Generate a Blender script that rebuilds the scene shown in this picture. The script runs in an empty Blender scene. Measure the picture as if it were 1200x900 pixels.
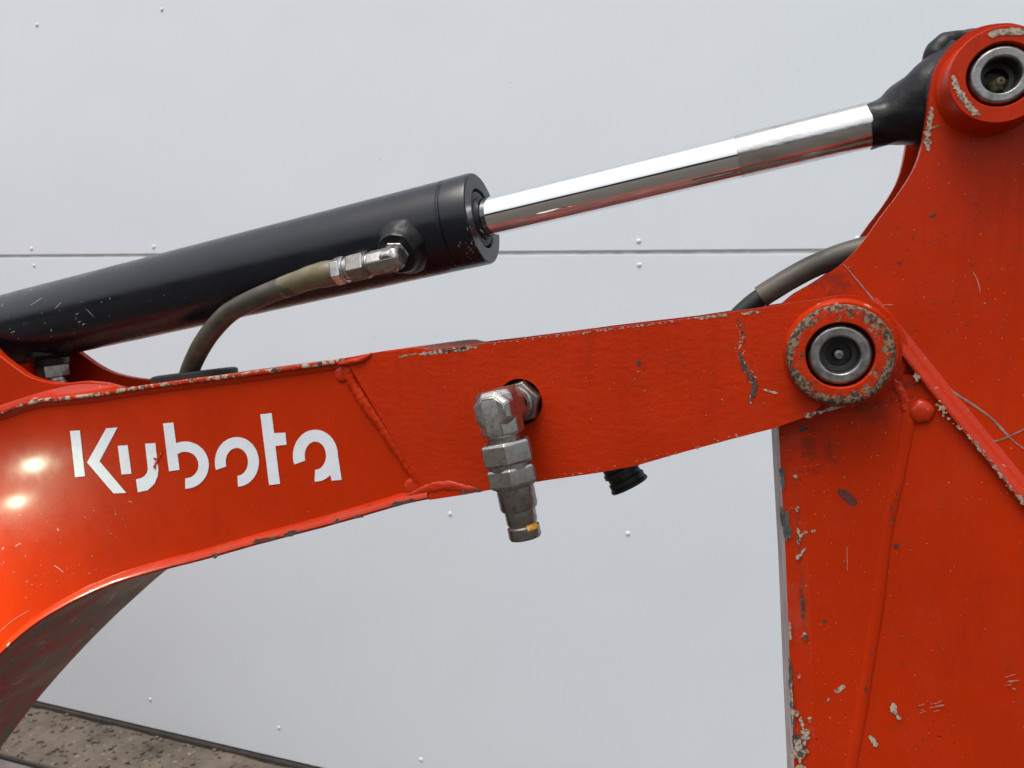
import bpy, bmesh, math, random
from math import sin, cos, pi, radians, sqrt, atan2
from mathutils import Vector, Matrix, noise
from mathutils.geometry import tessellate_polygon

random.seed(11)
sc = bpy.context.scene
COL = sc.collection

# ------------------------------------------------------------------ camera
F_PX = 901.0
PSI, THETA, RHO = radians(18.4), radians(6.58), radians(0.68)
CAM = Vector((0.0, -0.55, 1.5))
fwd = Vector((-sin(PSI) * cos(THETA), cos(PSI) * cos(THETA), -sin(THETA)))
r0 = Vector((cos(PSI), sin(PSI), 0)); u0 = r0.cross(fwd)
rgt = r0 * cos(RHO) + u0 * sin(RHO); upv = rgt.cross(fwd)
cd = bpy.data.cameras.new('camera'); cam = bpy.data.objects.new('camera', cd); COL.objects.link(cam)
cam.matrix_world = Matrix(((rgt.x, upv.x, -fwd.x, CAM.x), (rgt.y, upv.y, -fwd.y, CAM.y),
                           (rgt.z, upv.z, -fwd.z, CAM.z), (0, 0, 0, 1)))
cd.sensor_width = 36; cd.lens = 36 * F_PX / 1200
cd.clip_start = 0.01; cd.clip_end = 500
cd.dof.use_dof = True; cd.dof.focus_distance = 0.60; cd.dof.aperture_fstop = 15
sc.camera = cam

# ------------------------------------------------------------------ world, sun, exposure
SUN_EL, SUN_AZ = radians(68), radians(205)          # azimuth: clockwise from +Y
w = bpy.data.worlds.new('World'); sc.world = w; w.use_nodes = True
nt = w.node_tree; nt.nodes.clear()
sky = nt.nodes.new('ShaderNodeTexSky'); sky.sky_type = 'NISHITA'; sky.sun_disc = False
sky.sun_elevation = SUN_EL; sky.sun_rotation = SUN_AZ
sky.air_density = 1.0; sky.dust_density = 6.0; sky.ozone_density = 1.5
hs = nt.nodes.new('ShaderNodeHueSaturation'); hs.inputs['Saturation'].default_value = 0.34
bg = nt.nodes.new('ShaderNodeBackground'); bg.inputs['Strength'].default_value = 0.15
ow = nt.nodes.new('ShaderNodeOutputWorld')
nt.links.new(sky.outputs[0], hs.inputs['Color']); nt.links.new(hs.outputs[0], bg.inputs[0]); nt.links.new(bg.outputs[0], ow.inputs[0])
sl = bpy.data.lights.new('sun', 'SUN'); sl.energy = 0.65; sl.angle = radians(28); sl.color = (1.0, 0.97, 0.92)
so = bpy.data.objects.new('sun', sl); COL.objects.link(so)
sd = Vector((sin(SUN_AZ) * cos(SUN_EL), cos(SUN_AZ) * cos(SUN_EL), sin(SUN_EL)))
so.rotation_euler = sd.to_track_quat('Z', 'Y').to_euler()
sc.view_settings.view_transform = 'Standard'; sc.view_settings.look = 'None'
sc.view_settings.gamma = 1.0; sc.view_settings.use_curve_mapping = False
sc.view_settings.exposure = 0.59

# ------------------------------------------------------------------ measuring helpers
def P(px, py, Y):
    """point of the plane y = Y that the photograph shows at pixel (px, py) of 1200 x 900"""
    d = fwd + rgt * ((px - 600) / F_PX) - upv * ((py - 450) / F_PX)
    return CAM + d * ((Y - CAM.y) / d.y)
def S(px, py, Y):
    """metres per pixel (height) there"""
    return (P(px, py - 5, Y) - P(px, py + 5, Y)).length / 10
def smooth_path(pts, n):
    """Catmull-Rom through pts, n samples per span"""
    out = []
    m = len(pts)
    for i in range(m - 1):
        p0 = pts[max(i - 1, 0)]; p1 = pts[i]; p2 = pts[i + 1]; p3 = pts[min(i + 2, m - 1)]
        for k in range(n):
            t = k / n
            out.append(0.5 * ((2 * p1) + (p2 - p0) * t + (2 * p0 - 5 * p1 + 4 * p2 - p3) * t * t + (3 * p1 - p0 - 3 * p2 + p3) * t ** 3))
    out.append(pts[-1].copy())
    return out
def PX(lst, Y, n=0):
    pts = [P(a, b, Y) for a, b in lst]
    return smooth_path(pts, n) if n else pts

# ------------------------------------------------------------------ materials
MATS = {}
def mat(name):
    m = bpy.data.materials.new(name); m.use_nodes = True
    MATS[name] = m
    t = m.node_tree; b = t.nodes['Principled BSDF']
    return m, t, b
def N(t, kind, **kw):
    n = t.nodes.new(kind)
    for k, v in kw.items():
        if k.startswith('_'): setattr(n, k[1:], v)
        else: n.inputs[k.replace('__', ' ')].default_value = v
    return n
def coords(t): return t.nodes.new('ShaderNodeTexCoord').outputs['Object']
def noise_tex(t, co, scale, detail=4, rough=0.55, stretch=None, dist=0.0):
    if stretch:
        mp = N(t, 'ShaderNodeMapping'); mp.inputs['Scale'].default_value = stretch
        t.links.new(co, mp.inputs['Vector']); co = mp.outputs[0]
    n = N(t, 'ShaderNodeTexNoise', Scale=scale, Detail=detail, Roughness=rough, Distortion=dist)
    t.links.new(co, n.inputs['Vector'])
    return n.outputs['Fac']
def ramp(t, fac, stops):
    r = t.nodes.new('ShaderNodeValToRGB'); e = r.color_ramp.elements
    while len(e) > 1: e.remove(e[-1])
    for i, (p, c) in enumerate(stops):
        if not isinstance(c, (tuple, list)): c = (c, c, c)
        el = e[0] if i == 0 else e.new(p)
        el.position = p; el.color = (*c[:3], 1)
    t.links.new(fac, r.inputs[0])
    return r.outputs[0]
def mixc(t, fac, a, b, blend='MIX'):
    m = t.nodes.new('ShaderNodeMix'); m.data_type = 'RGBA'; m.blend_type = blend
    for sock, v in ((m.inputs[0], fac), (m.inputs[6], a), (m.inputs[7], b)):
        if hasattr(v, 'links') or hasattr(v, 'is_output'): t.links.new(v, sock)
        elif isinstance(v, (tuple, list)): sock.default_value = (*v[:3], 1)
        else: sock.default_value = v
    return m.outputs[2]
def math_n(t, op, a, b=None):
    m = t.nodes.new('ShaderNodeMath'); m.operation = op
    for s, v in zip(m.inputs, (a, b)):
        if v is None: continue
        if hasattr(v, 'is_output'): t.links.new(v, s)
        else: s.default_value = v
    return m.outputs[0]
def bump(t, b, height, strength, dist, prev=None):
    n = N(t, 'ShaderNodeBump', Strength=strength, Distance=dist)
    t.links.new(height, n.inputs['Height'])
    if prev: t.links.new(prev, n.inputs['Normal'])
    t.links.new(n.outputs[0], b.inputs['Normal'])
    return n.outputs[0]

ORANGE = (0.405, 0.0222, 0.0016)
PALE = (0.40, 0.33, 0.25); DARK = (0.05, 0.042, 0.035); RUST = (0.10, 0.055, 0.03)
def paint(name, cast=0.0, ring=None, specks=0.0, chips=0.0, chip_scale=90, chip_dark=0.5, rough=0.3, coat=0.35, stretch=None, pale=PALE, dark=DARK, grime=(), spec=0.10, coat_rough=0.13, streaks=0.0, settled=0.0, base=ORANGE, dust=0.25, bias=0.0):
    m, t, b = mat(name); co = coords(t)
    n1 = noise_tex(t, co, 9, 5, 0.6)
    c = mixc(t, ramp(t, n1, [(0.35, 0.0), (0.7, 1.0)]), tuple(x * 0.9 for x in base), tuple(x * 1.08 for x in base))
    # thin film of dust, streaky
    dn = noise_tex(t, co, 26, 8, 0.7)
    c = mixc(t, math_n(t, 'MULTIPLY', ramp(t, dn, [(0.5, 0.0), (0.8, 1.0)]), dust), c, (0.34, 0.10, 0.065))
    rn = noise_tex(t, co, 60, 5, 0.6)
    rs = ramp(t, rn, [(0.3, rough * 0.8), (0.7, rough * 1.3)])
    if streaks:                      # faint run-off marks and greasy wipes
        sn_ = noise_tex(t, co, 30, 6, 0.65, (3.2, 1.0, 0.35)); s3 = noise_tex(t, co, 5, 4, 0.6)
        sm_ = math_n(t, 'MULTIPLY', ramp(t, sn_, [(0.50, 0.0), (0.72, 1.0)]), ramp(t, s3, [(0.42, 0.0), (0.6, 1.0)]))
        c = mixc(t, math_n(t, 'MULTIPLY', sm_, streaks), c, tuple(x * 0.62 for x in base))
        rs = mixc(t, math_n(t, 'MULTIPLY', sm_, streaks), rs, (0.6, 0.6, 0.6))
    if settled:                      # dirt that has settled on level upper faces
        ge = t.nodes.new('ShaderNodeNewGeometry'); sx_ = t.nodes.new('ShaderNodeSeparateXYZ'); t.links.new(ge.outputs['True Normal'], sx_.inputs[0])
        sd_ = math_n(t, 'MULTIPLY', ramp(t, sx_.outputs['Z'], [(0.90, 0.0), (0.96, 1.0)]), ramp(t, noise_tex(t, co, 40, 7, 0.65), [(0.30, 0.35), (0.6, 1.0)]))
        c = mixc(t, math_n(t, 'MULTIPLY', sd_, settled), c, (0.075, 0.038, 0.028))
        rs = mixc(t, sd_, rs, (0.8, 0.8, 0.8))
    for gc_, gr_, gs_ in grime:      # patch of oily dirt: (centre, radius, strength)
        vs = N(t, 'ShaderNodeVectorMath', _operation='DISTANCE'); t.links.new(co, vs.inputs[0]); vs.inputs[1].default_value = gc_
        mr = N(t, 'ShaderNodeMapRange'); t.links.new(vs.outputs['Value'], mr.inputs[0])
        mr.inputs[1].default_value = gr_; mr.inputs[2].default_value = gr_ * 0.2; mr.inputs[3].default_value = -0.25; mr.inputs[4].default_value = 0.12
        gn = math_n(t, 'ADD', noise_tex(t, co, 120, 8, 0.7), mr.outputs[0])
        c = mixc(t, math_n(t, 'MULTIPLY', ramp(t, gn, [(0.50, 0.0), (0.66, 1.0)]), gs_), c, (0.075, 0.02, 0.014))
    if specks:
        sn = noise_tex(t, co, 330, 2, 0.5, (1.0, 1.0, 1.9))
        sm = noise_tex(t, co, 18, 3, 0.5)
        sf = math_n(t, 'MULTIPLY', ramp(t, sn, [(0.70, 0.0), (0.735, 1.0)]), ramp(t, sm, [(0.45, 0.0), (0.62, 1.0)]))
        c = mixc(t, math_n(t, 'MULTIPLY', sf, specks), c, (0.06, 0.012, 0.008))
        s2 = noise_tex(t, co, 520, 1, 0.5, (1.7, 1, 1.0))
        c = mixc(t, math_n(t, 'MULTIPLY', ramp(t, s2, [(0.765, 0.0), (0.785, 1.0)]), 0.8 * min(1, specks)), c, (0.55, 0.28, 0.2))
    if chips:
        cn = noise_tex(t, co, chip_scale, 9, 0.68, stretch)
        lo = 0.66 - 0.2 * chips
        if ring:       # wear grows towards the rim of a ring: (centre, inner radius, outer radius)
            vs = N(t, 'ShaderNodeVectorMath', _operation='SUBTRACT'); t.links.new(co, vs.inputs[0]); vs.inputs[1].default_value = ring[0]
            vm = N(t, 'ShaderNodeVectorMath', _operation='MULTIPLY'); t.links.new(vs.outputs[0], vm.inputs[0]); vm.inputs[1].default_value = (1, 0, 1)
            ln = N(t, 'ShaderNodeVectorMath', _operation='LENGTH'); t.links.new(vm.outputs[0], ln.inputs[0])
            mr = N(t, 'ShaderNodeMapRange'); t.links.new(ln.outputs['Value'], mr.inputs[0])
            mr.inputs[1].default_value = ring[1]; mr.inputs[2].default_value = ring[2]; mr.inputs[3].default_value = -0.03; mr.inputs[4].default_value = 0.22
            cn = math_n(t, 'ADD', cn, mr.outputs[0])
        cf = ramp(t, cn, [(lo, 0.0), (lo + 0.012, 1.0)])
        kn = noise_tex(t, co, chip_scale * 1.7, 5, 0.6)
        cc = mixc(t, ramp(t, kn, [(0.5 - 0.25 * (chip_dark - 0.5) - 0.04, 0.0), (0.5 - 0.25 * (chip_dark - 0.5) + 0.04, 1.0)]), pale, dark)
        c = mixc(t, cf, c, cc)
        rs = mixc(t, cf, rs, (0.75, 0.75, 0.75))
        b.inputs['Coat Weight'].default_value = coat * 0.5
    else:
        b.inputs['Coat Weight'].default_value = coat
    t.links.new(c, b.inputs['Base Color'])
    t.links.new(rs, b.inputs['Roughness'])
    b.inputs['Coat Roughness'].default_value = coat_rough
    b.inputs['Specular IOR Level'].default_value = spec
    # orange peel + casting lumps
    h1 = noise_tex(t, co, 240, 2, 0.5)
    p = bump(t, b, h1, 0.05, 0.001)
    if cast:
        h2 = noise_tex(t, co, 130, 4, 0.55, (1.0, 1.0, 1.5))
        p = bump(t, b, h2, min(1.0, cast), 0.0010, p)
        h3 = noise_tex(t, co, 34, 2, 0.5)
        p = bump(t, b, h3, 0.35 * cast, 0.003, p)
    if chips:
        inv = math_n(t, 'SUBTRACT', 1.0, cf)
        p = bump(t, b, inv, 0.5, 0.0004, p)
    return m
paint('paint_panel', rough=0.30, coat=0.13, coat_rough=0.15, spec=0.06, dust=0.03, specks=0.2, streaks=0.25)
paint('paint_cast', cast=0.5, specks=0.55, rough=0.42, coat=0.06, dust=0.05, streaks=0.5, settled=0.85)
paint('paint_arm', grime=[(tuple(P(955, 525, 0.0165)), 0.036, 0.55), (tuple(P(1055, 455, 0.0165)), 0.025, 0.6), (tuple(P(975, 335, 0.0215)), 0.034, 0.5), (tuple(P(1020, 480, 0.0165)), 0.030, 0.45)], cast=0.08, specks=1.0, rough=0.36, coat=0.06, dust=0.06, streaks=0.6)
paint('paint_flange', cast=0.25, specks=1.0, chips=0.03, chip_scale=160, chip_dark=0.5, rough=0.42, coat=0.5, dust=0.55)
paint('paint_edge_top', chips=0.80, chip_scale=90, chip_dark=0.35, rough=0.45, coat=0.3)
paint('paint_edge_bottom', chips=0.2, chip_scale=70, chip_dark=0.9, rough=0.32, coat=0.9, dust=0.3)
paint('paint_weld', cast=0.6, chips=0.08, chip_scale=110, chip_dark=0.3, rough=0.36, coat=0.9, dust=0.15)

def simple(name, col, rough, metal=0.0, var=0.15, vscale=60, bmp=0.0, bscale=200, spec=0.5, col2=None, lo=0.4, hi=0.65, stretch=None, coat=0.0):
    m, t, b = mat(name); co = coords(t)
    n1 = noise_tex(t, co, vscale, 6, 0.62, stretch)
    c2 = col2 if col2 else tuple(x * (1 - var) for x in col)
    c = mixc(t, ramp(t, n1, [(lo, 0.0), (hi, 1.0)]), col, c2)
    t.links.new(c, b.inputs['Base Color'])
    rn = noise_tex(t, co, vscale * 1.3, 5, 0.6)
    t.links.new(ramp(t, rn, [(0.3, rough * 0.75), (0.7, min(1, rough * 1.3))]), b.inputs['Roughness'])
    b.inputs['Metallic'].default_value = metal
    b.inputs['Specular IOR Level'].default_value = spec
    b.inputs['Coat Weight'].default_value = coat
    if bmp:
        h = noise_tex(t, co, bscale, 4, 0.6, stretch); bump(t, b, h, bmp, 0.0006)
    return m
simple('bare_steel', (0.40, 0.385, 0.36), 0.36, 1.0, vscale=320, col2=(0.24, 0.22, 0.20), lo=0.45, hi=0.8, bmp=0.22, bscale=700)
simple('dull_steel', (0.30, 0.285, 0.265), 0.33, 1.0, vscale=260, col2=(0.15, 0.135, 0.12), lo=0.45, hi=0.8, bmp=0.18, bscale=600)
simple('pin_steel', (0.30, 0.30, 0.29), 0.40, 1.0, vscale=140, col2=(0.10, 0.095, 0.088), lo=0.4, hi=0.75, bmp=0.12, bscale=600)
simple('nut_zinc', (0.52, 0.51, 0.49), 0.30, 0.95, vscale=120, col2=(0.24, 0.22, 0.20), lo=0.45, hi=0.75, bmp=0.15, bscale=400)
simple('chrome', (0.82, 0.83, 0.85), 0.045, 1.0, var=0.04, vscale=30)
simple('chrome_worn', (0.66, 0.655, 0.65), 0.20, 1.0, vscale=110, col2=(0.46, 0.44, 0.42), lo=0.45, hi=0.75, bmp=0.22, bscale=420, stretch=(0.35, 1, 1))
simple('black_paint', (0.0045, 0.006, 0.0105), 0.26, 0.0, vscale=25, var=0.3, bmp=0.03, bscale=150, spec=0.42)
simple('black_rough', (0.006, 0.006, 0.0068), 0.36, 0.0, vscale=60, var=0.3, bmp=1.0, bscale=150, spec=0.3)
simple('rubber_black', (0.012, 0.012, 0.013), 0.5, vscale=80, var=0.3, bmp=0.1, bscale=500)
simple('hose_cover', (0.075, 0.065, 0.045), 0.42, vscale=45, col2=(0.032, 0.028, 0.022), lo=0.35, hi=0.7, bmp=0.12, bscale=300)
simple('hose_sleeve', (0.15, 0.125, 0.065), 0.38, vscale=60, col2=(0.085, 0.07, 0.04), lo=0.4, hi=0.75, bmp=0.1, bscale=260)
simple('hose_far', (0.10, 0.085, 0.062), 0.48, vscale=40, col2=(0.035, 0.03, 0.024), lo=0.35, hi=0.65, bmp=0.15, bscale=260, stretch=(0.4, 1, 1))
simple('letter_vinyl', (0.66, 0.69, 0.73), 0.35, vscale=120, var=0.06)
simple('chip_pale', (0.40, 0.33, 0.25), 0.8, vscale=420, col2=(0.13, 0.085, 0.06), lo=0.44, hi=0.60)
simple('chip_dark', (0.035, 0.026, 0.021), 0.75, vscale=420, col2=(0.13, 0.075, 0.045), lo=0.48, hi=0.66)
simple('chip_grey', (0.085, 0.088, 0.078), 0.6, vscale=200, col2=(0.03, 0.03, 0.03))
simple('scratch_pink', (0.46, 0.17, 0.12), 0.55, vscale=300, var=0.3)
simple('scratch_grey', (0.30, 0.19, 0.16), 0.7, vscale=150, col2=(0.18, 0.10, 0.08))
simple('scratch_white', (0.55, 0.54, 0.52), 0.6, vscale=200, var=0.4)
simple('stain_dark', (0.11, 0.02, 0.014), 0.6, vscale=80, var=0.4)
simple('grease', (0.11, 0.095, 0.05), 0.35, vscale=120, var=0.5)
simple('yellow_mark', (0.55, 0.27, 0.03), 0.45, vscale=300, var=0.5)
simple('bore_dark', (0.035, 0.033, 0.03), 0.45, vscale=100, var=0.4)
simple('trim_dark', (0.045, 0.038, 0.034), 0.6, vscale=30, var=0.4)
simple('joint_grey', (0.52, 0.515, 0.50), 0.5, vscale=30, var=0.3)
simple('far_leaves', (0.045, 0.055, 0.028), 0.9, vscale=1.2, col2=(0.02, 0.026, 0.014), spec=0.1)
simple('grimy_red', (0.15, 0.014, 0.007), 0.6, vscale=40, col2=(0.045, 0.025, 0.018), lo=0.42, hi=0.62, bmp=0.2)
simple('paving', (0.16, 0.14, 0.13), 0.8, vscale=20, var=0.35, bmp=0.3, bscale=120)

def underside_material():
    m, t, b = mat('paint_underside'); co = coords(t)
    n1 = noise_tex(t, co, 13, 10, 0.70, (1.4, 2.6, 1.4), 0.8)
    n2 = noise_tex(t, co, 11, 6, 0.6)
    c = mixc(t, ramp(t, n1, [(0.42, 0.0), (0.56, 1.0)]), (0.36, 0.026, 0.013), (0.14, 0.10, 0.07))
    c = mixc(t, ramp(t, n2, [(0.50, 0.0), (0.66, 0.9)]), c, (0.27, 0.21, 0.135))
    n3 = noise_tex(t, co, 20, 10, 0.74, (0.9, 1.5, 0.9), 1.6)
    c = mixc(t, ramp(t, n3, [(0.58, 0.0), (0.64, 0.7)]), c, (0.46, 0.39, 0.32))
    c = mixc(t, ramp(t, n3, [(0.30, 0.9), (0.40, 0.0)]), c, (0.03, 0.022, 0.018))
    t.links.new(c, b.inputs['Base Color']); b.inputs['Roughness'].default_value = 0.55
    bump(t, b, n1, 0.3, 0.001)
underside_material()
def bare_edge_material():
    m, t, b = mat('worn_edge'); co = coords(t)
    n1 = noise_tex(t, co, 60, 8, 0.68, (1.0, 3.0, 0.35))
    c = ramp(t, n1, [(0.34, (0.40, 0.34, 0.33)), (0.47, (0.50, 0.36, 0.35)), (0.52, (0.13, 0.07, 0.06)), (0.58, (0.40, 0.26, 0.24)), (0.66, (0.05, 0.045, 0.04))])
    t.links.new(c, b.inputs['Base Color']); b.inputs['Roughness'].default_value = 0.5
    bump(t, b, n1, 0.3, 0.0008)
bare_edge_material()
def wall_material():
    m, t, b = mat('wall_sheet'); co = coords(t)
    n1 = noise_tex(t, co, 1.1, 6, 0.6)
    n2 = noise_tex(t, co, 7, 6, 0.65, (2.5, 1, 0.5))
    c = mixc(t, ramp(t, n1, [(0.35, 0.0), (0.7, 1.0)]), (0.645, 0.695, 0.73), (0.635, 0.69, 0.73))
    c = mixc(t, math_n(t, 'MULTIPLY', ramp(t, n2, [(0.55, 0.0), (0.75, 1.0)]), 0.05), c, (0.5, 0.49, 0.47))
    n4 = noise_tex(t, co, 3.2, 9, 0.72, (1.0, 1.0, 0.7), 1.2)
    c = mixc(t, math_n(t, 'MULTIPLY', ramp(t, n4, [(0.56, 0.0), (0.74, 1.0)]), 0.10), c, (0.80, 0.81, 0.82))
    n5 = noise_tex(t, co, 46, 2, 0.5)
    c = mixc(t, math_n(t, 'MULTIPLY', ramp(t, n5, [(0.765, 0.0), (0.79, 1.0)]), 0.35), c, (0.36, 0.35, 0.33))
    t.links.new(c, b.inputs['Base Color'])
    b.inputs['Roughness'].default_value = 0.30
    b.inputs['Specular IOR Level'].default_value = 0.6
    h = noise_tex(t, co, 1.6, 2, 0.5); p = bump(t, b, h, 0.35, 0.02)
    h2 = noise_tex(t, co, 90, 3, 0.6, (1, 1, 0.15)); bump(t, b, h2, 0.02, 0.001, p)
wall_material()
simple('wall_rivet', (0.66, 0.69, 0.72), 0.35, vscale=60, var=0.1)
def grit_material(name, a, bcol, sc1):
    m, t, b = mat(name); co = coords(t)
    n1 = noise_tex(t, co, sc1, 10, 0.72)
    n2 = noise_tex(t, co, sc1 * 7, 3, 0.6)
    v = N(t, 'ShaderNodeTexVoronoi', Scale=sc1 * 9); t.links.new(co, v.inputs['Vector'])
    c = mixc(t, ramp(t, n1, [(0.35, 0.0), (0.68, 1.0)]), a, bcol)
    c = mixc(t, ramp(t, n2, [(0.62, 0.0), (0.70, 0.7)]), c, tuple(min(1, x * 2.2) for x in a))
    t.links.new(c, b.inputs['Base Color']); b.inputs['Roughness'].default_value = 0.9
    p = bump(t, b, n1, 0.45, 0.015); bump(t, b, v.outputs['Distance'], 0.3, 0.004, p)
grit_material('grit', (0.145, 0.115, 0.088), (0.05, 0.040, 0.031), 8)
grit_material('gravel_ground', (0.085, 0.07, 0.056), (0.045, 0.038, 0.031), 5)

# ------------------------------------------------------------------ mesh helpers
def link(name, me, m, parent=None, smooth=40, wn=False):
    o = bpy.data.objects.new(name, me); COL.objects.link(o)
    if m: me.materials.append(MATS[m])
    if smooth is not None:
        for p in me.polygons: p.use_smooth = True
        me.set_sharp_from_angle(angle=radians(smooth))
    if wn:
        md = o.modifiers.new('weighted', 'WEIGHTED_NORMAL'); md.keep_sharp = True; md.weight = 80
    if parent: o.parent = parent
    return o
def from_bm(name, bm, m, parent=None, smooth=40, wn=False):
    bmesh.ops.recalc_face_normals(bm, faces=bm.faces)
    me = bpy.data.meshes.new(name); bm.to_mesh(me); bm.free()
    return link(name, me, m, parent, smooth, wn)
def thing(name, label, cat, group=None):
    o = bpy.data.objects.new(name, None); COL.objects.link(o); o.empty_display_size = 0.05
    o['label'] = label; o['category'] = cat
    if group: o['group'] = group
    return o
def tag(o, label, cat, group=None):
    o['label'] = label; o['category'] = cat
    if group: o['group'] = group
    return o
def struct(o): o['kind'] = 'structure'; return o

def plate(name, outline, y0, y1, m, parent, bev=0.0015, holes=(), segs=3, smooth=40, back_outline=None):
    """flat plate: outline = list of points (x, z) seen from the front, from y0 (front) to y1 (back)"""
    bm = bmesh.new()
    loops = [outline] + list(holes)
    flat = [p for L in loops for p in L]
    fv = [bm.verts.new((p.x, y0, p.z)) for p in flat]
    bo = flat if back_outline is None else back_outline
    bv = [bm.verts.new((p.x, y1, p.z)) for p in bo]
    if holes:
        for a, b_, c in tessellate_polygon([[Vector((p.x, p.z, 0)) for p in L] for L in loops]):
            for V in (fv, bv):
                try: bm.faces.new((V[a], V[b_], V[c]))
                except ValueError: pass
    else:
        bm.faces.new(fv); bm.faces.new(bv[::-1])
    k = 0
    rim = []
    for L in loops:
        n = len(L)
        for i in range(n):
            j = (i + 1) % n
            bm.faces.new((fv[k + i], fv[k + j], bv[k + j], bv[k + i]))
            for V in (fv, bv):
                e = bm.edges.get((V[k + i], V[k + j]))
                if e: rim.append(e)
        k += n
    bmesh.ops.recalc_face_normals(bm, faces=bm.faces)
    if bev:
        bmesh.ops.bevel(bm, geom=rim, offset=bev, segments=segs, profile=0.5, affect='EDGES', clamp_overlap=True)
    return from_bm(name, bm, m, parent, smooth, wn=True)

def frame_of(axis):
    a = axis.normalized()
    h = Vector((0, 1, 0)) if abs(a.y) < 0.9 else Vector((0, 0, 1))
    u = h.cross(a).normalized(); v = a.cross(u)
    return a, u, v
def lathe(name, org, axis, prof, m, parent=None, segs=64, smooth=35, phase=0.0, jit=0.0, closed=False):
    """revolve prof = [(distance along axis, radius), ...]"""
    a, u, v = frame_of(axis)
    bm = bmesh.new(); rings = []
    for d, r in prof:
        c = org + a * d
        if r <= 1e-7:
            rings.append([bm.verts.new(c)])
        else:
            ring = []
            for i in range(segs):
                th = 2 * pi * i / segs + phase
                rr = r * (1 + jit * (noise.noise(Vector((cos(th) * 2, sin(th) * 2, d * 90))))) if jit else r
                ring.append(bm.verts.new(c + u * (rr * cos(th)) + v * (rr * sin(th))))
            rings.append(ring)
    n = len(rings)
    for k in range(n if closed else n - 1):
        A, B = rings[k], rings[(k + 1) % n]
        if len(A) == 1 and len(B) == 1: continue
        for i in range(segs):
            j = (i + 1) % segs
            if len(A) == 1: bm.faces.new((A[0], B[i], B[j]))
            elif len(B) == 1: bm.faces.new((A[i], A[j], B[0]))
            else: bm.faces.new((A[i], A[j], B[j], B[i]))
    return from_bm(name, bm, m, parent, smooth)
def hexnut(name, org, axis, d0, d1, r, m, parent, ch=0.0012, phase=0.0, n=6):
    """hexagonal nut: prism cut by a cone at both ends, soft edges"""
    a, u, v = frame_of(axis)
    bm = bmesh.new()
    rc = r * 0.93
    rows = []
    for d, rr in ((d0, rc), (d0 + ch, r), (d1 - ch, r), (d1, rc)):
        rows.append([bm.verts.new(org + a * d + u * rr * cos(2 * pi * i / n + phase) + v * rr * sin(2 * pi * i / n + phase)) for i in range(n)])
    bm.faces.new(rows[0][::-1]); bm.faces.new(rows[-1])
    for A, B in zip(rows, rows[1:]):
        for i in range(n):
            j = (i + 1) % n; bm.faces.new((A[i], A[j], B[j], B[i]))
    bmesh.ops.recalc_face_normals(bm, faces=bm.faces)
    bmesh.ops.bevel(bm, geom=list(bm.edges), offset=ch * 0.22, segments=2, affect='EDGES', clamp_overlap=True)
    return from_bm(name, bm, m, parent, 50, wn=True)
def tube(name, pts, rad, m, parent=None, segs=24, phase=0.0, smooth=50, jit=0.0, flat=None, caps=True, ripple=0.0, js=40):
    """tube along pts; rad a number or a list; flat=(vector, factor) squashes the section along a direction"""
    if not isinstance(rad, (list, tuple)): rad = [rad] * len(pts)
    bm = bmesh.new(); rings = []
    t0 = (pts[1] - pts[0]).normalized(); _, u, v = frame_of(t0)
    prev = t0
    for i, p in enumerate(pts):
        tg = (pts[min(i + 1, len(pts) - 1)] - pts[max(i - 1, 0)]).normalized()
        q = prev.rotation_difference(tg); u = q @ u; u = (u - tg * u.dot(tg)).normalized(); v = tg.cross(u); prev = tg
        ring = []
        for k in range(segs):
            th = 2 * pi * k / segs + phase
            d = u * cos(th) + v * sin(th)
            rr = rad[i]
            if jit: rr *= 1 + jit * noise.noise(p * js * 6 + d * 1.3)
            if ripple: rr *= 1 + ripple * sin(i * 1.9)
            off = d * rr
            if flat: off = off - flat[0] * (off.dot(flat[0]) * (1 - flat[1]))
            ring.append(bm.verts.new(p + off))
        rings.append(ring)
    for A, B in zip(rings, rings[1:]):
        for k in range(segs):
            j = (k + 1) % segs; bm.faces.new((A[k], A[j], B[j], B[k]))
    if caps: bm.faces.new(rings[0][::-1]); bm.faces.new(rings[-1])
    return from_bm(name, bm, m, parent, smooth)
def forged_elbow(name, corner, a1, l1, a2, l2, r, m, parent, n=8, ch=0.0022):
    """blocky forged elbow: two octagonal prisms that meet at corner; a1, a2 point away from it along each leg"""
    bm = bmesh.new()
    for a_, l_, ref in ((a1, l1, a2), (a2, l2, a1)):
        a_ = a_.normalized(); u = (ref - a_ * ref.dot(a_)).normalized(); v = a_.cross(u); rows = []
        for d, k in ((-r * 0.98, 0.74), (-r * 0.80, 0.93), (-r * 0.55, 1.0), (l_ - ch * 0.5, 1.0), (l_, 0.95)):
            rows.append([bm.verts.new(corner + a_ * d + (u * cos(2 * pi * (i + 0.5) / n) + v * sin(2 * pi * (i + 0.5) / n)) * r * k / cos(pi / n)) for i in range(n)])
        f0 = bm.faces.new(rows[0][::-1]); f1 = bm.faces.new(rows[-1])
        for A, B in zip(rows, rows[1:]):
            for i in range(n): bm.faces.new((A[i], A[(i + 1) % n], B[(i + 1) % n], B[i]))
    bmesh.ops.recalc_face_normals(bm, faces=bm.faces)
    bmesh.ops.bevel(bm, geom=[e for e in bm.edges if e.calc_face_angle(0) > 0.35], offset=0.0011, segments=3, affect='EDGES', clamp_overlap=True)
    return from_bm(name, bm, m, parent, 30)
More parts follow.
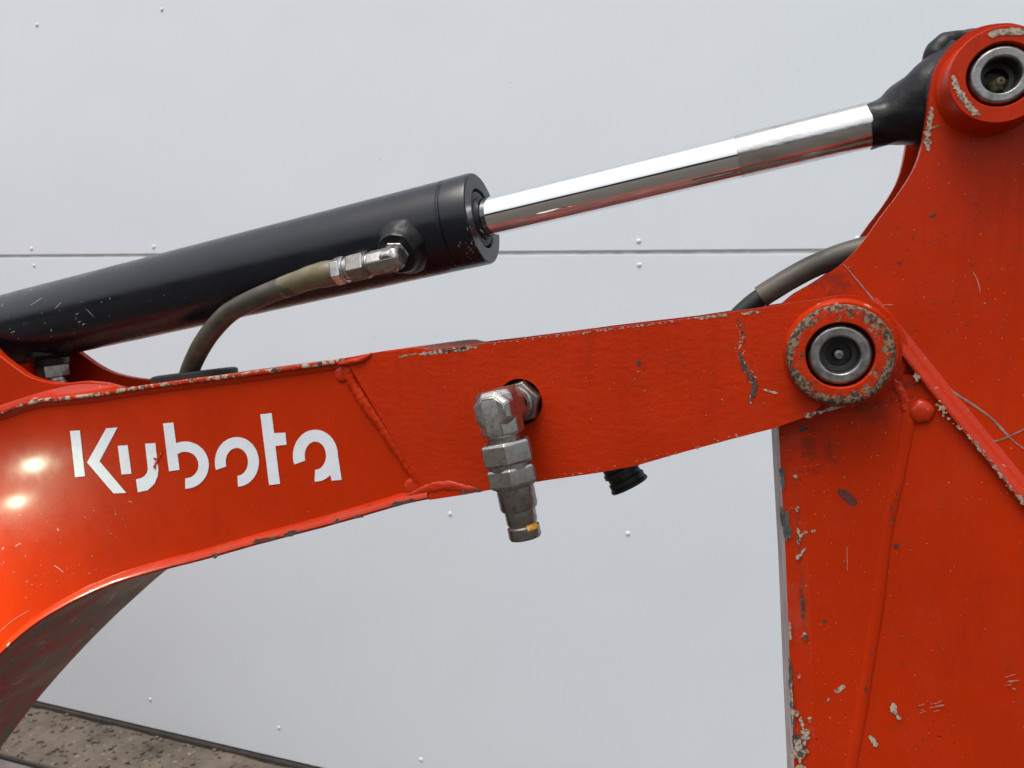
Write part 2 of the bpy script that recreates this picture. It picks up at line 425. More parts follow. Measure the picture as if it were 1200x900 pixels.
def sweep(name, path, prof, m, parent, side=1, smooth=40, closed=True, jitter=0.0, mats=None):
    """sweep a section prof = [(n, y)] along a path in the x-z plane; n is measured along the path's left normal * side"""
    bm = bmesh.new(); rows = []
    for i, p in enumerate(path):
        tg = path[min(i + 1, len(path) - 1)] - path[max(i - 1, 0)]; tg.y = 0; tg.normalize()
        nr = Vector((-tg.z, 0, tg.x)) * side
        row = []
        for k, (n, y) in enumerate(prof):
            q = Vector((p.x, 0, p.z)) + nr * n; q.y = y
            if jitter: q += nr * (jitter * noise.noise(Vector((p.x * 160, k * 3.1, p.z * 160))))
            row.append(bm.verts.new(q))
        rows.append(row)
    n = len(prof)
    for A, B in zip(rows, rows[1:]):
        for k in range(n if closed else n - 1):
            j = (k + 1) % n
            f = bm.faces.new((A[k], A[j], B[j], B[k]))
            if mats: f.material_index = mats[k]
    if closed: bm.faces.new(rows[0][::-1]); bm.faces.new(rows[-1])
    return from_bm(name, bm, m, parent, smooth)
class Flakes:
    """thin chips of missing or scraped paint, a fraction of a millimetre proud of the surface"""
    def __init__(self): self.bm = bmesh.new(); self.k = 0
    def blob(self, px, py, w, h, Y, ang=0.0, n=18, rag=0.45):
        self.k += 1; s = S(px, py, Y); c = P(px, py, Y); vs = []
        for i in range(n):
            a = 2 * pi * i / n
            r = 1 + rag * noise.noise(Vector((cos(a) * 1.7 + self.k * 7.3, sin(a) * 1.7, self.k * 1.7))) * 1.6 + random.uniform(-rag, rag) * 0.35
            x, z = cos(a) * w * 0.5 * r, sin(a) * h * 0.5 * r
            x, z = x * cos(ang) - z * sin(ang), x * sin(ang) + z * cos(ang)
            vs.append(self.bm.verts.new((c.x + x * s, Y - 0.00003 * (self.k % 5), c.z + z * s)))
        self.bm.faces.new(vs)
    def line(self, pts, w, Y, n=6, rag=0.3):
        self.k += 1
        path = smooth_path([P(a, b, Y) for a, b in pts], n); s = S(pts[0][0], pts[0][1], Y)
        prev = None
        for i, p in enumerate(path):
            tg = (path[min(i + 1, len(path) - 1)] - path[max(i - 1, 0)]).normalized(); nr = Vector((-tg.z, 0, tg.x))
            e = min(1.0, 0.25 + 1.6 * min(i, len(path) - 1 - i) / len(path) * 3)
            ww = 0.5 * w * s * e * (1 + random.uniform(-rag, rag)); j = nr * (w * s * random.uniform(-rag, rag) * 0.3)
            q = Vector((p.x, Y - 0.00003 * (self.k % 5), p.z)) + j
            cur = (self.bm.verts.new(q + nr * ww), self.bm.verts.new(q - nr * ww))
            if prev: self.bm.faces.new((prev[0], cur[0], cur[1], prev[1]))
            prev = cur
    def speckle(self, pts, spread, n, wmin, wmax, Y, elong=1.0, ang=0.0):
        """n small chips scattered along a polyline"""
        path = smooth_path([P(a, b, 0) for a, b in pts], 8)
        pp = smooth_path([Vector((a, b, 0)) for a, b in pts], 8)
        for _ in range(n):
            q = random.choice(pp)
            self.blob(q.x + random.gauss(0, spread), q.y + random.gauss(0, spread), random.uniform(wmin, wmax) * elong, random.uniform(wmin, wmax), Y, ang + random.uniform(-0.4, 0.4), n=9, rag=0.5)
    def done(self, name, m, parent):
        me = bpy.data.meshes.new(name); self.bm.to_mesh(me); self.bm.free()
        o = link(name, me, m, parent, None); o['kind'] = 'stuff'
        return o
def circle_pts(c, r, n, a0=0.0, a1=2 * pi, full=True):
    m = n if full else n - 1
    return [Vector((c.x + r * cos(a0 + (a1 - a0) * i / m), c.y, c.z + r * sin(a0 + (a1 - a0) * i / m))) for i in range(n)]

# ------------------------------------------------------------------ setting: ground, paving, wall
WY = 1.35; WZ = 0.045
gm = bmesh.new()
for x, y in ((-120, -120), (120, -120), (120, 120), (-120, 120)): gm.verts.new((x, y, 0.0))
gm.faces.new(gm.verts[:]); struct(from_bm('ground', gm, 'gravel_ground', None, None))

def box_bm(bm, x0, x1, y0, y1, z0, z1):
    v = [bm.verts.new((x, y, z)) for x in (x0, x1) for y in (y0, y1) for z in (z0, z1)]
    for f in ((0, 1, 3, 2), (4, 6, 7, 5), (0, 4, 5, 1), (2, 3, 7, 6), (0, 2, 6, 4), (1, 5, 7, 3)): bm.faces.new([v[i] for i in f])
def box(name, x0, x1, y0, y1, z0, z1, m, parent=None, bev=0.0):
    bm = bmesh.new(); box_bm(bm, x0, x1, y0, y1, z0, z1)
    if bev: bmesh.ops.bevel(bm, geom=list(bm.edges), offset=bev, segments=2, affect='EDGES')
    return from_bm(name, bm, m, parent, 40, wn=True)
# gritty strip at the foot of the wall, subdivided and uneven
bm = bmesh.new(); nx, ny = 150, 18; gx0, gx1, gy0, gy1 = -4.0, 1.5, 1.10, WY + 0.05
gv = [[bm.verts.new((gx0 + (gx1 - gx0) * i / nx, gy0 + (gy1 - gy0) * j / ny, 0.046 + 0.008 * noise.fractal(Vector((i * 0.35, j * 0.6, 0)), 1.0, 2.0, 4))) for j in range(ny + 1)] for i in range(nx + 1)]
for i in range(nx):
    for j in range(ny): bm.faces.new((gv[i][j], gv[i + 1][j], gv[i + 1][j + 1], gv[i][j + 1]))
o = from_bm('gravel_strip', bm, 'grit', None, 60); struct(o)
struct(box('kerb_strip', -4, 1.5, 1.086, 1.100, -0.05, 0.052, 'trim_dark', None, 0.003))
struct(box('pavement', -4, 1.5, 0.55, 1.083, -0.05, 0.046, 'paving', None, 0.003))
# loose stones along the foot of the wall
st = bmesh.new()
for _ in range(420):
    x = random.uniform(-2.7, -1.0); y = random.uniform(1.10, WY - 0.01); r = random.uniform(0.002, 0.0075)
    mt = Matrix.Translation((x, y, 0.049)) @ Matrix.Diagonal((r * random.uniform(0.8, 1.5), r * random.uniform(0.8, 1.5), r * 0.7, 1))
    bmesh.ops.create_icosphere(st, subdivisions=1, radius=1.0, matrix=mt)
o = from_bm('gravel_stones', st, 'grit', None, 30); o['kind'] = 'stuff'
tag(o, 'small loose stones scattered on the gritty strip below the white wall', 'gravel')

# dark trees far behind the photographer, as the chrome rod mirrors them
bm = bmesh.new(); prev = None
for i in range(241):
    a = radians(180 + 180 * i / 240); rr = 26 + 2.5 * noise.noise(Vector((i * 0.09, 3.1, 0)))
    top = 4.2 + 1.6 * noise.noise(Vector((i * 0.13, 0, 0))) + 0.9 * noise.noise(Vector((i * 0.55, 7, 0)))
    row = []
    for k in range(9):
        q = k / 8; r2 = rr + 1.6 * q * q + 0.8 * noise.noise(Vector((i * 0.6, k * 1.3, 5)))
        row.append(bm.verts.new((r2 * cos(a), r2 * sin(a), top * q - 0.1)))
    if prev:
        for k in range(8): bm.faces.new((prev[k], row[k], row[k + 1], prev[k + 1]))
    prev = row
o = from_bm('treeline', bm, 'far_leaves', None, None); o['kind'] = 'stuff'
tag(o, 'dark belt of trees mirrored in the chrome rod', 'trees')

wall = thing('panel_wall', 'white sheet metal wall with riveted panels and a thin horizontal joint behind the excavator', 'wall')
JZ = 1.607
box('panel', -6, 3, WY, WY + 0.03, WZ + 0.018, JZ - 0.0036, 'wall_sheet', wall, 0.003)
box('panel', -6, 3, WY, WY + 0.03, JZ + 0.0036, 3.2, 'wall_sheet', wall, 0.003)
box('joint_strip', -6, 3, WY + 0.004, WY + 0.03, JZ - 0.007, JZ + 0.007, 'joint_grey', wall)
box('base_trim', -6, 3, WY - 0.010, WY + 0.03, -0.05, WZ + 0.014, 'trim_dark', wall, 0.002)
rv = None
prof = [(0.0, 0.0062), (0.0006, 0.0060), (0.0018, 0.0050), (0.0027, 0.0032), (0.0030, 0.0)]
for z, x0 in ((1.632, -2.274), (1.580, -2.276), (0.902, -2.282), (0.163, -1.875), (2.314, -2.205)):
    k = 0
    x = x0
    while x < 0.75:
        if rv is None:
            rv = lathe('rivet', Vector((0, 0, 0)), Vector((0, -1, 0)), prof, 'wall_rivet', wall, 16, 40); r_ = rv
        else:
            r_ = rv.copy(); COL.objects.link(r_); r_.parent = wall
        r_.location = (x + random.uniform(-0.006, 0.006), WY, z + random.uniform(-0.003, 0.003))
        x += 0.4915
# ------------------------------------------------------------------ excavator boom
boom = thing('excavator_boom', 'long orange excavator boom with white lettering and welded end casting in front of the wall', 'excavator boom')
BY0, BY1, BYL = 0.0, 0.128, 0.190   # front face, back of the fork, back of the box section
PANEL_Y = 0.0045
top_line = [(-230, 575), (-120, 520), (-50, 496), (0, 481), (17, 474.5), (33, 470), (55, 466.5), (100, 462), (143, 455), (200, 447), (280, 437), (390, 421.5), (428, 415.5)]
bot_line = [(-250, 1098), (-200, 1015), (-160, 955), (-120, 900), (-60, 830), (0, 770), (40, 735), (86, 707), (128, 688), (164, 676), (200, 666), (240, 656), (304, 638), (380, 618), (440, 601), (471, 592), (503, 585)]
TOP_EXT = [Vector(v) for v in ((-1.485, 0, 0.66), (-1.455, 0, 0.82), (-1.34, 0, 1.03), (-1.18, 0, 1.19))]   # neck down to the foot
BOT_EXT = [Vector(v) for v in ((-1.40, 0, 0.545), (-1.31, 0, 0.555), (-1.225, 0, 0.605))]
top_path = smooth_path(TOP_EXT + PX(top_line, BY0), 6); bot_path = smooth_path(BOT_EXT + PX(bot_line, BY0), 6)
# top plate: overhangs the side panel, its front edge worn through the paint
tt = 0.0040
prof = [(0, BYL), (0, BY0 + 0.001), (-0.0004, BY0 + 0.0003), (-0.001, BY0), (-tt + 0.001, BY0), (-tt + 0.0004, BY0 + 0.0003), (-tt, BY0 + 0.001), (-tt, BYL)]
sweep('top_plate', top_path, prof, 'paint_edge_top', boom, 1, 40)
# soft fillet weld under the top plate
fil = [(-tt + 0.0002, BY0 + 0.0022), (-tt - 0.0018, BY0 + 0.0026), (-tt - 0.0045, BY0 + 0.0038), (-tt - 0.0062, PANEL_Y + 0.0008), (-tt + 0.0002, PANEL_Y + 0.0008)]
sweep('weld_seam', top_path, fil, 'paint_panel', boom, 1, 60, jitter=0.0003)
# bottom plate with rounded lip; its underside is dirty
bt = 0.0092
bp = [(bt, PANEL_Y + 0.0012), (bt - 0.0002, PANEL_Y - 0.0004), (bt - 0.0012, BY0 + 0.0020), (bt - 0.0032, BY0 - 0.0004), (bt - 0.0054, BY0 - 0.0022), (0.0020, BY0 - 0.0026), (0.0006, BY0 - 0.0014), (0.0, BY0 + 0.0002), (0.0, BYL), (0.004, BYL)]
o = sweep('bottom_plate', bot_path, bp, 'paint_edge_bottom', boom, 1, 50, jitter=0.00025, mats=[0, 0, 0, 0, 0, 0, 0, 1, 1, 0])
o.data.materials.append(MATS['paint_underside'])
# side panels
dg_top, dg_bot = (420, 424), (506, 582)
def inset(v, dx, dz): return Vector((v.x + dx, PANEL_Y, v.z + dz))
out = [inset(v, 0.001, -0.001) for v in TOP_EXT] + PX([(a, b + 3) for a, b in top_line[:-1]] + [dg_top, dg_bot] + [(a, b - 4) for a, b in reversed(bot_line[:-1])], PANEL_Y, 0) + [inset(v, 0, 0.002) for v in reversed(BOT_EXT)]
plate('side_panel', out, PANEL_Y, PANEL_Y + 0.006, 'paint_panel', boom, 0.0)
plate('side_panel', out, BYL - 0.012, BYL - 0.006, 'paint_panel', boom, 0.0)
# end casting: box then two cheeks (a fork) with the eye at the end
EYE = (987, 410); er = 64 * S(987, 410, 0)
def outline_casting(right_end):
    topc = [(404, 420), (428, 415), (445, 412.5), (504, 410), (560, 403.5), (620, 396), (680, 388), (730, 382), (800, 374), (860, 365), (905, 358.5)]
    botc = [(905, 502.5), (860, 514), (793, 532), (745, 546), (699, 554.5), (640, 563), (581, 573), (540, 580.5), (503, 586)]
    return topc, botc
topc, botc = outline_casting(1)
ec = P(*EYE, 0)
hole_c = P(609, 471, 0); hr = 27 * S(609, 471, 0)
hole = circle_pts(hole_c, hr, 40)
pinr = 36.5 * S(983, 415, 0)
pin_c = P(983, 415, 0)
cheek = [P(a, b, 0) for a, b in topc] + [P(930, 354.5, 0)] + [Vector((ec.x + er * cos(a), 0, ec.z + er * sin(a))) for a in [radians(112 - i * 8) for i in range(0, 28)]] + [P(950, 487, 0)] + [P(a, b, 0) for a, b in botc]
cheek_hole = circle_pts(pin_c, pinr * 1.02, 48)
plate('cheek', cheek, BY0, BY0 + 0.0175, 'paint_cast', boom, 0.0016, holes=[hole, cheek_hole], segs=3)
plate('cheek', cheek, BY1 - 0.0155, BY1, 'paint_cast', boom, 0.0016, holes=[cheek_hole])
core = [P(a, b, 0.0) for a, b in [(425, 421), (500, 413), (620, 401), (730, 387), (820, 378), (800, 526), (699, 549), (581, 568), (510, 579)]]
corehole = circle_pts(hole_c, hr * 1.25, 32)
plate('core_box', core, BY0 + 0.0170, BY1 - 0.015, 'grimy_red', boom, 0.0, holes=[corehole])
# raised pad on top where the plates overlap
pad = [P(a, b, 0.002) for a, b in [(408, 421), (430, 414.5), (455, 410.5), (482, 407), (494, 406.8), (503, 409.5), (520, 409.5), (520, 414), (470, 417), (425, 423)]]
plate('top_pad', pad, 0.0015, BY1 - 0.004, 'paint_cast', boom, 0.0012)
# weld beads along the joint between panel and casting
wpts = smooth_path([P(a, b, PANEL_Y + 0.0004) for a, b in [(406, 428), (413, 447), (423, 464), (437, 484), (452.5, 506), (468.5, 530), (484, 552), (498, 573)]], 10)
tube('weld_bead', wpts, [0.0050 + 0.0008 * noise.noise(p * 60) for i, p in enumerate(wpts)], 'paint_panel', boom, 28, 70, jit=0.12, ripple=0.04, flat=(Vector((0, 1, 0)), 0.84))
wp2 = smooth_path([P(a, b, 0.0) for a, b in [(396, 427), (410, 424), (424, 421), (436, 414)]], 8)
tube('weld_bead', wp2, [0.0004 + 0.0026 * sin(pi * i / (len(wp2) - 1)) ** 0.7 for i in range(len(wp2))], 'paint_weld', boom, 20, 70, jit=0.3)
wp3 = smooth_path([P(a, b, 0.0005) for a, b in [(474, 583), (490, 577), (505, 572), (525, 569), (548, 573), (566, 574)]], 8)
tube('weld_bead', wp3, [0.0006 + 0.0036 * sin(pi * i / (len(wp3) - 1)) ** 0.8 for i in range(len(wp3))], 'paint_weld', boom, 20, 70, jit=0.25, ripple=0.05, flat=(Vector((0, 1, 0)), 0.38))
def dome(name, px, py, Y, rpx, h, m, parent, sx=1.0):
    r = rpx * S(px, py, Y); c = P(px, py, Y)
    prof = [(-0.003, r), (0, r), (h * 0.35, r * 0.96), (h * 0.7, r * 0.8), (h * 0.93, r * 0.5), (h, 0)]
    return lathe(name, c, Vector((0, -1, 0)), prof, m, parent, 28, 60, jit=0.14)
dome('weld_end', 401, 438, PANEL_Y, 10, 0.0022, 'paint_weld', boom)
dome('weld_end', 486, 571, PANEL_Y, 13, 0.0030, 'paint_weld', boom)
# eye boss: tapered collar and worn ring
s0 = S(983, 415, 0)
paint('paint_ring', cast=0.6, ring=(tuple(pin_c), 40 * s0, 58 * s0), chips=0.42, chip_scale=230, pale=(0.21, 0.14, 0.09), dark=(0.05, 0.037, 0.028), chip_dark=0.52, rough=0.5, coat=0.0)
lathe('eye_collar', pin_c + Vector((0.001, 0, 0.0008)), Vector((0, -1, 0)), [(-0.002, 64 * s0), (0.0005, 63.5 * s0), (0.002, 61.8 * s0), (0.0045, 59.6 * s0), (0.0075, 58.6 * s0), (0.0075, 40 * s0), (-0.002, 40 * s0)], 'paint_weld', boom, 96, 50, jit=0.02, closed=True)
lathe('eye_ring', pin_c, Vector((0, -1, 0)), [(0.004, 58.5 * s0), (0.0088, 58 * s0), (0.0104, 57 * s0), (0.0112, 55 * s0), (0.0115, 50 * s0), (0.0115, 38.6 * s0), (0.0108, 37.4 * s0), (0.008, 37 * s0), (0.001, 37 * s0), (0.001, 58 * s0)], 'paint_ring', boom, 96, 40, jit=0.012, closed=True)

# lettering: raised white vinyl strokes on the panel
LY = PANEL_Y - 0.0004
lettering = bpy.data.objects.new('lettering', None); COL.objects.link(lettering); lettering.parent = boom
def z1(x, y): return (x / 2.7273, 380 + y / 2.7273)
def poly_letter(bm, pts, k):
    vs = [bm.verts.new(P(a, b, LY) - Vector((0, 0.00006 * k, 0))) for a, b in pts]; bm.faces.new(vs)
def arc_stroke(bm, cx, cy, rx, ry, w, a0, a1, k, n=40, pre=None, post=None):
    """open ring; angles in degrees, clockwise on the picture from the right"""
    o_, i_ = [], []
    for q in range(n + 1):
        a = radians(a0 + (a1 - a0) * q / n)
        o_.append((cx + (rx + w / 2) * cos(a), cy + (ry + w / 2) * sin(a)))
        i_.append((cx + (rx - w / 2) * cos(a), cy + (ry - w / 2) * sin(a)))
    if post: o_ += post[0]; i_ += post[1]
    vo = [bm.verts.new(P(*z1(*p), LY) - Vector((0, 0.00006 * k, 0))) for p in o_]
    vi = [bm.verts.new(P(*z1(*p), LY) - Vector((0, 0.00006 * k, 0))) for p in i_]
    for a, b, c, d in zip(vo, vo[1:], vi[1:], vi): bm.faces.new((a, b, c, d))
def letter(bm):
    return from_bm('letter', bm, 'letter_vinyl', lettering, None)
b5 = lambda L: [(x / 5, 500 + y / 5) for x, y in L]
bm = bmesh.new(); poly_letter(bm, b5([(410, 25), (468, 22), (498, 290), (440, 296)]), 0)
poly_letter(bm, b5([(622, 10), (688, 5), (583, 203), (740, 388), (665, 391), (510, 210)]), 0); letter(bm)
bm = bmesh.new(); poly_letter(bm, b5([(690, 113), (748, 108), (770, 275), (712, 280)]), 0)
vo = b5([(850, 100), (866, 245), (862, 268), (848, 288), (826, 302), (797, 309)]); vi = b5([(910, 96), (928, 250), (924, 290), (905, 335), (866, 372), (808, 385)])
A = [bm.verts.new(P(*p, LY)) for p in vo]; B = [bm.verts.new(P(*p, LY)) for p in vi]
for a, b, c, d in zip(A, A[1:], B[1:], B): bm.faces.new((a, b, c, d))
letter(bm)
bm = bmesh.new(); poly_letter(bm, [z1(*p) for p in [(521, 317), (554, 314), (574, 465), (540, 470)]], 0)
arc_stroke(bm, 592, 450, 59, 59, 33, -128, 90, 1); letter(bm)
bm = bmesh.new(); arc_stroke(bm, 757, 440, 53, 62, 35, -199, 87, 0); letter(bm)
bm = bmesh.new(); poly_letter(bm, [z1(*p) for p in [(832, 288), (868, 284), (876, 348), (912, 346), (916, 385), (880, 389), (895, 510), (860, 514)]], 0); letter(bm)
bm = bmesh.new(); arc_stroke(bm, 1008, 420, 53, 64, 38, -200, 92, 0)
poly_letter(bm, [z1(*p) for p in [(1044, 428), (1081, 424), (1092, 497), (1060, 500)]], 1); letter(bm)

# bracket cheeks that carry the cylinder foot (on the boom's back)
fc = [(-150, 300), (-60, 350), (-25, 390), (0, 417), (17, 430), (33, 440.5), (53, 447), (75, 449), (97, 447), (122, 449), (142, 454.5), (142, 462), (60, 476), (0, 492), (-60, 510), (-150, 545)]
plate('bracket_cheek', PX(fc[:3], 0.014) + smooth_path(PX(fc[3:10], 0.014), 5) + PX(fc[10:], 0.014), 0.014, 0.022, 'paint_panel', boom, 0.0014)
bc = [(-60, 352), (40, 374), (75, 395), (92, 413), (113, 428), (133, 437.5), (158, 443), (178, 445), (205, 446), (205, 456), (60, 480), (-60, 500)]
plate('bracket_cheek', PX(bc[:3], 0.098) + smooth_path(PX(bc[3:9], 0.098), 4) + PX(bc[9:], 0.098), 0.098, 0.106, 'paint_panel', boom, 0.0014)
fan_top = smooth_path(PX([(-40, 490), (0, 475), (30, 465), (58, 457), (90, 450.5), (118, 450.5), (146, 455.5)], 0.0135), 6)
fan_bot = smooth_path(PX([(-40, 494), (0, 481.5), (17, 475), (33, 470.5), (55, 467), (100, 462.3), (150, 454)], 0.003), 6)
bm = bmesh.new(); prev = None
for a_, b_ in zip(fan_top, fan_bot):
    row = []
    for k in range(6):
        q = a_.lerp(b_, k / 5); sag = sin(pi * k / 5); q += Vector((0, 0.0010, -0.0007)) * sag
        q += Vector((0, 1, 0)) * 0.0005 * noise.noise(q * 90); row.append(bm.verts.new(q))
    if prev:
        for k in range(5): bm.faces.new((prev[k], row[k], row[k + 1], prev[k + 1]))
    prev = row
from_bm('weld_fillet', bm, 'paint_weld', boom, 60)

# chipped paint on the boom
fl = Flakes()
fl.speckle([(868, 380), (870, 396), (866, 408)], 2.0, 34, 0.6, 2.2, -0.0002)
fl.speckle([(868, 412), (872, 428), (880, 440), (884, 452), (880, 470)], 1.9, 60, 0.8, 2.6, -0.0002)
fl.line([(490, 415), (505, 413.5), (522, 411.5), (540, 409), (556, 406.5)], 3.4, -0.0002, n=12, rag=0.8)
fl.speckle([(470, 417.5), (500, 414), (530, 411), (560, 406.5)], 0.9, 70, 0.5, 2.0, -0.0002, 3.0, 0.12)
fl.speckle([(580, 402), (640, 395), (690, 389), (730, 384.5), (780, 378), (850, 369)], 0.7, 110, 0.4, 1.6, -0.0002, 3.2, 0.12)
fl.speckle([(815, 373.5), (835, 371), (850, 369)], 0.7, 30, 0.8, 2.2, -0.0002, 2.6, 0.12)
fl.speckle([(872, 367.5), (890, 365)], 0.9, 18, 0.8, 2.2, -0.0002, 2.6, 0.12)
fl.line([(948, 486), (965, 482), (980, 477), (996, 473)], 3.0, -0.0003, rag=0.7)
fl.speckle([(945, 487), (970, 480), (1000, 472)], 1.5, 24, 1.0, 4.0, -0.0003, 1.8, 0.3)
fl.line([(895, 456), (903, 459), (912, 461)], 2.0, -0.0002, rag=0.6)
fl.speckle([(640, 560), (700, 551), (793, 530), (880, 506)], 1.6, 36, 0.4, 1.4, -0.0002, 2.6, 0.25)
for _ in range(40):
    fl.blob(random.uniform(520, 900), random.uniform(415, 495), random.uniform(0.6, 1.8), random.uniform(0.5, 1.2), -0.0002, random.uniform(0, 3))
fl.done('chipped_paint', 'chip_pale', boom)
fl = Flakes()
fl.speckle([(868, 378), (872, 398)], 2.0, 16, 1.2, 3.0, -0.0003)
fl.line([(866, 412), (870, 425), (876, 437), (884, 448), (883, 458), (880, 470)], 4.2, -0.00035, rag=0.9)
fl.speckle([(868, 414), (872, 428), (880, 440), (884, 452), (880, 470)], 1.2, 34, 0.8, 2.6, -0.0004)
fl.blob(748.5, 425.5, 5, 5, -0.0003)
fl.speckle([(520, 411), (545, 408)], 0.6, 16, 1.0, 3.0, -0.0004, 1.8, 0.12)
for _ in range(60):
    fl.blob(random.uniform(515, 915), random.uniform(412, 492), random.uniform(1.0, 3.2), random.uniform(0.6, 1.4), -0.0002, random.gauss(0.1, 0.3))
fl.done('chipped_paint', 'chip_dark', boom)
fl = Flakes()
for _ in range(55):
    x = random.uniform(0, 150); y = random.uniform(590, 700)
    if y < 745 - x * 0.62: fl.blob(x, y, random.uniform(0.7, 2.0), random.uniform(0.7, 1.8), PANEL_Y - 0.0002, random.uniform(0, 3), n=8)
for _ in range(60): fl.blob(random.uniform(60, 400), random.uniform(470, 620), random.uniform(0.5, 1.4), random.uniform(0.5, 1.2), PANEL_Y - 0.0002, random.uniform(0, 3), n=8)
fl.line([(63, 662), (69, 666), (75, 671)], 1.4, PANEL_Y - 0.0002); fl.line([(18, 640), (22, 637.5), (25, 637)], 1.2, PANEL_Y - 0.0002)
fl.line([(67, 619), (69, 622)], 2.2, PANEL_Y - 0.0002); fl.line([(2, 644), (5, 641)], 1.6, PANEL_Y - 0.0002)
fl.line([(-5, 744), (15, 727), (35, 715)], 0.6, PANEL_Y - 0.0002)
fl.line([(150, 587.5), (155, 588.3)], 1.2, PANEL_Y - 0.0002)
fl.done('chipped_paint', 'scratch_pink', boom)
fl = Flakes()   # torn vinyl on the second letter
fl.line([(189, 528), (187, 534), (184, 540), (181, 546)], 2.8, LY - 0.0002, rag=0.8)
fl.blob(182, 538, 5, 4, LY - 0.0002); fl.blob(181.5, 547, 4, 5, LY - 0.00025)
fl.done('torn_vinyl', 'paint_weld', boom)
fl = Flakes()   # black bites out of the lower lip
for x, y, w in ((304, 634, 16), (318, 631, 20), (340, 626, 14), (345, 624, 24), (252, 651, 12), (468, 590, 22), (480, 587, 14), (420, 605, 10), (395, 611.5, 9), (545, 577, 12), (560, 574.5, 10)):
    fl.blob(x, y, w, 4.5, BY0 - 0.0026, 0.27, n=22, rag=0.6)
fl.done('chipped_paint', 'chip_dark', boom)

# ------------------------------------------------------------------ arm (dipper)
arm = thing('dipper_stick', 'orange excavator dipper stick on the right with curved bracket plates hinged at the boom end', 'dipper')
AY0, AY1 = 0.0215, 0.110
# bracket plates
brk = [(917, 357), (933, 343.5), (958, 329), (988, 308), (1010, 285), (1033, 253), (1055, 224), (1072, 196), (1081, 169), (1087, 136), (1090, 110), (1097, 79), (1114, 54), (1139, 35.5), (1165, 28), (1195, 29), (1235, 48), (1262, 90), (1268, 150), (1300, 300), (1400, 520)]
bpts = [P(1060, 470, AY0), P(960, 440, AY0), P(905, 375, AY0)] + smooth_path(PX(brk, AY0), 6) + [P(1400, 760, AY0), P(1250, 700, AY0)]
UP = (1174, 87)
up_c = P(*UP, AY0 - 0.027)
su = S(1174, 87, AY0 - 0.027)
uhole = circle_pts(up_c, 36.5 * su, 40)
lhole = circle_pts(pin_c, pinr * 1.02, 40)
plate('bracket_plate', bpts, AY0, AY0 + 0.009, 'paint_arm', arm, 0.0009, holes=[uhole])
plate('bracket_plate', bpts, AY1 - 0.009, AY1, 'paint_arm', arm, 0.0009, holes=[uhole])
# boss around the upper pin
lathe('pin_boss', Vector((up_c.x, AY0, up_c.z)), Vector((0, -1, 0)), [(-0.002, 63 * su), (0.001, 62 * su), (0.003, 59.5 * su), (0.0055, 58 * su), (0.0252, 57.5 * su), (0.0265, 57.0 * su), (0.027, 56.0 * su), (0.027, 39 * su), (0.026, 37.5 * su), (0.022, 37 * su), (-0.002, 37 * su)], 'paint_arm', arm, 96, 40, closed=True)
# box of the arm: left flange band (bent), left web, weld bead, right panel, diagonal flange
AP = 0.0165      # panel face
edge_l = [(905, 430), (909, 470), (912.5, 505), (916, 570), (920, 640), (922.5, 700), (926.5, 800), (931, 900), (938, 1060)]
bend_l = [(929, 430), (933, 470), (937, 505), (941, 570), (946, 640), (949.5, 700), (953, 800), (955.5, 900), (960, 1060)]
weld_l = [(1074, 440), (1068, 470), (1063, 500), (1054, 550), (1040, 615), (1029, 700), (1014, 800), (997, 900), (970, 1060)]
diag = [(1012, 360), (1040, 393), (1065, 424), (1100, 468), (1140, 516.5), (1200, 590), (1330, 750)]
bm = bmesh.new()
L0 = PX(edge_l, AP + 0.0030); L1 = PX(bend_l, AP)
bk = PX([(a - 8.2, b) for a, b in edge_l], AP + 0.0016); 
def strip(bm, A, B, mi=0):
    va = [bm.verts.new(p) for p in A]; vb = [bm.verts.new(p) for p in B]
    for a, b, c, d in zip(va, va[1:], vb[1:], vb): bm.faces.new((a, b, c, d)).material_index = mi
    return va, vb
webo = [P(a, b, AP) for a, b in bend_l] + [P(a, b, AP) for a, b in reversed(weld_l)]
strip(bm, L0, L1); o = from_bm('front_flange', bm, 'paint_flange', arm, 20)
bm = bmesh.new()
backl = [P(a - 8.5, b, AY1 - 0.012) for a, b in edge_l]
strip(bm, L0, backl); o = from_bm('edge_plate', bm, 'worn_edge', arm, 20)
plate('web_plate', webo, AP, AP + 0.005, 'paint_arm', arm, 0.0)
panel_o = [P(a, b, AP + 0.0006) for a, b in weld_l] + [P(1200, 1060, AP + 0.0006), P(1400, 1060, AP + 0.0006), P(1400, 845, AP + 0.0006)] + [P(a + 4, b - 4, AP + 0.0006) for a, b in reversed(diag[1:])]
plate('side_panel', panel_o, AP + 0.0006, AP + 0.0046, 'paint_arm', arm, 0.0)
plate('side_panel', panel_o, AY1 - 0.004, AY1 - 0.0005, 'paint_arm', arm, 0.0)
wv = smooth_path([P(a, b, AP + 0.0006) for a, b in weld_l[1:]], 14)
tube('weld_bead', wv, [0.0042 + 0.0005 * noise.noise(p * 25) for p in wv], 'paint_arm', arm, 28, 80, jit=0.05, ripple=0.0, flat=(Vector((0, 1, 0)), 0.42))
dome('weld_end', 1080, 482, AP, 14, 0.0034, 'paint_weld', arm)
# diagonal flange with its sloping upper face
dpath = smooth_path(PX(diag, AP), 8)
fl_prof = [(-0.0015, AP + 0.004), (-0.0015, AP - 0.0034), (-0.0010, AP - 0.0041), (0.0, AP - 0.0043), (0.0012, AP - 0.0040), (0.0022, AP - 0.0032), (0.0060, AP + 0.0006), (0.0098, AY0 - 0.0004), (0.0116, AY0 + 0.0004), (0.0116, AY0 + 0.004)]
sweep('top_flange', dpath, fl_prof, 'paint_weld', arm, 1, 40, jitter=0.0002)
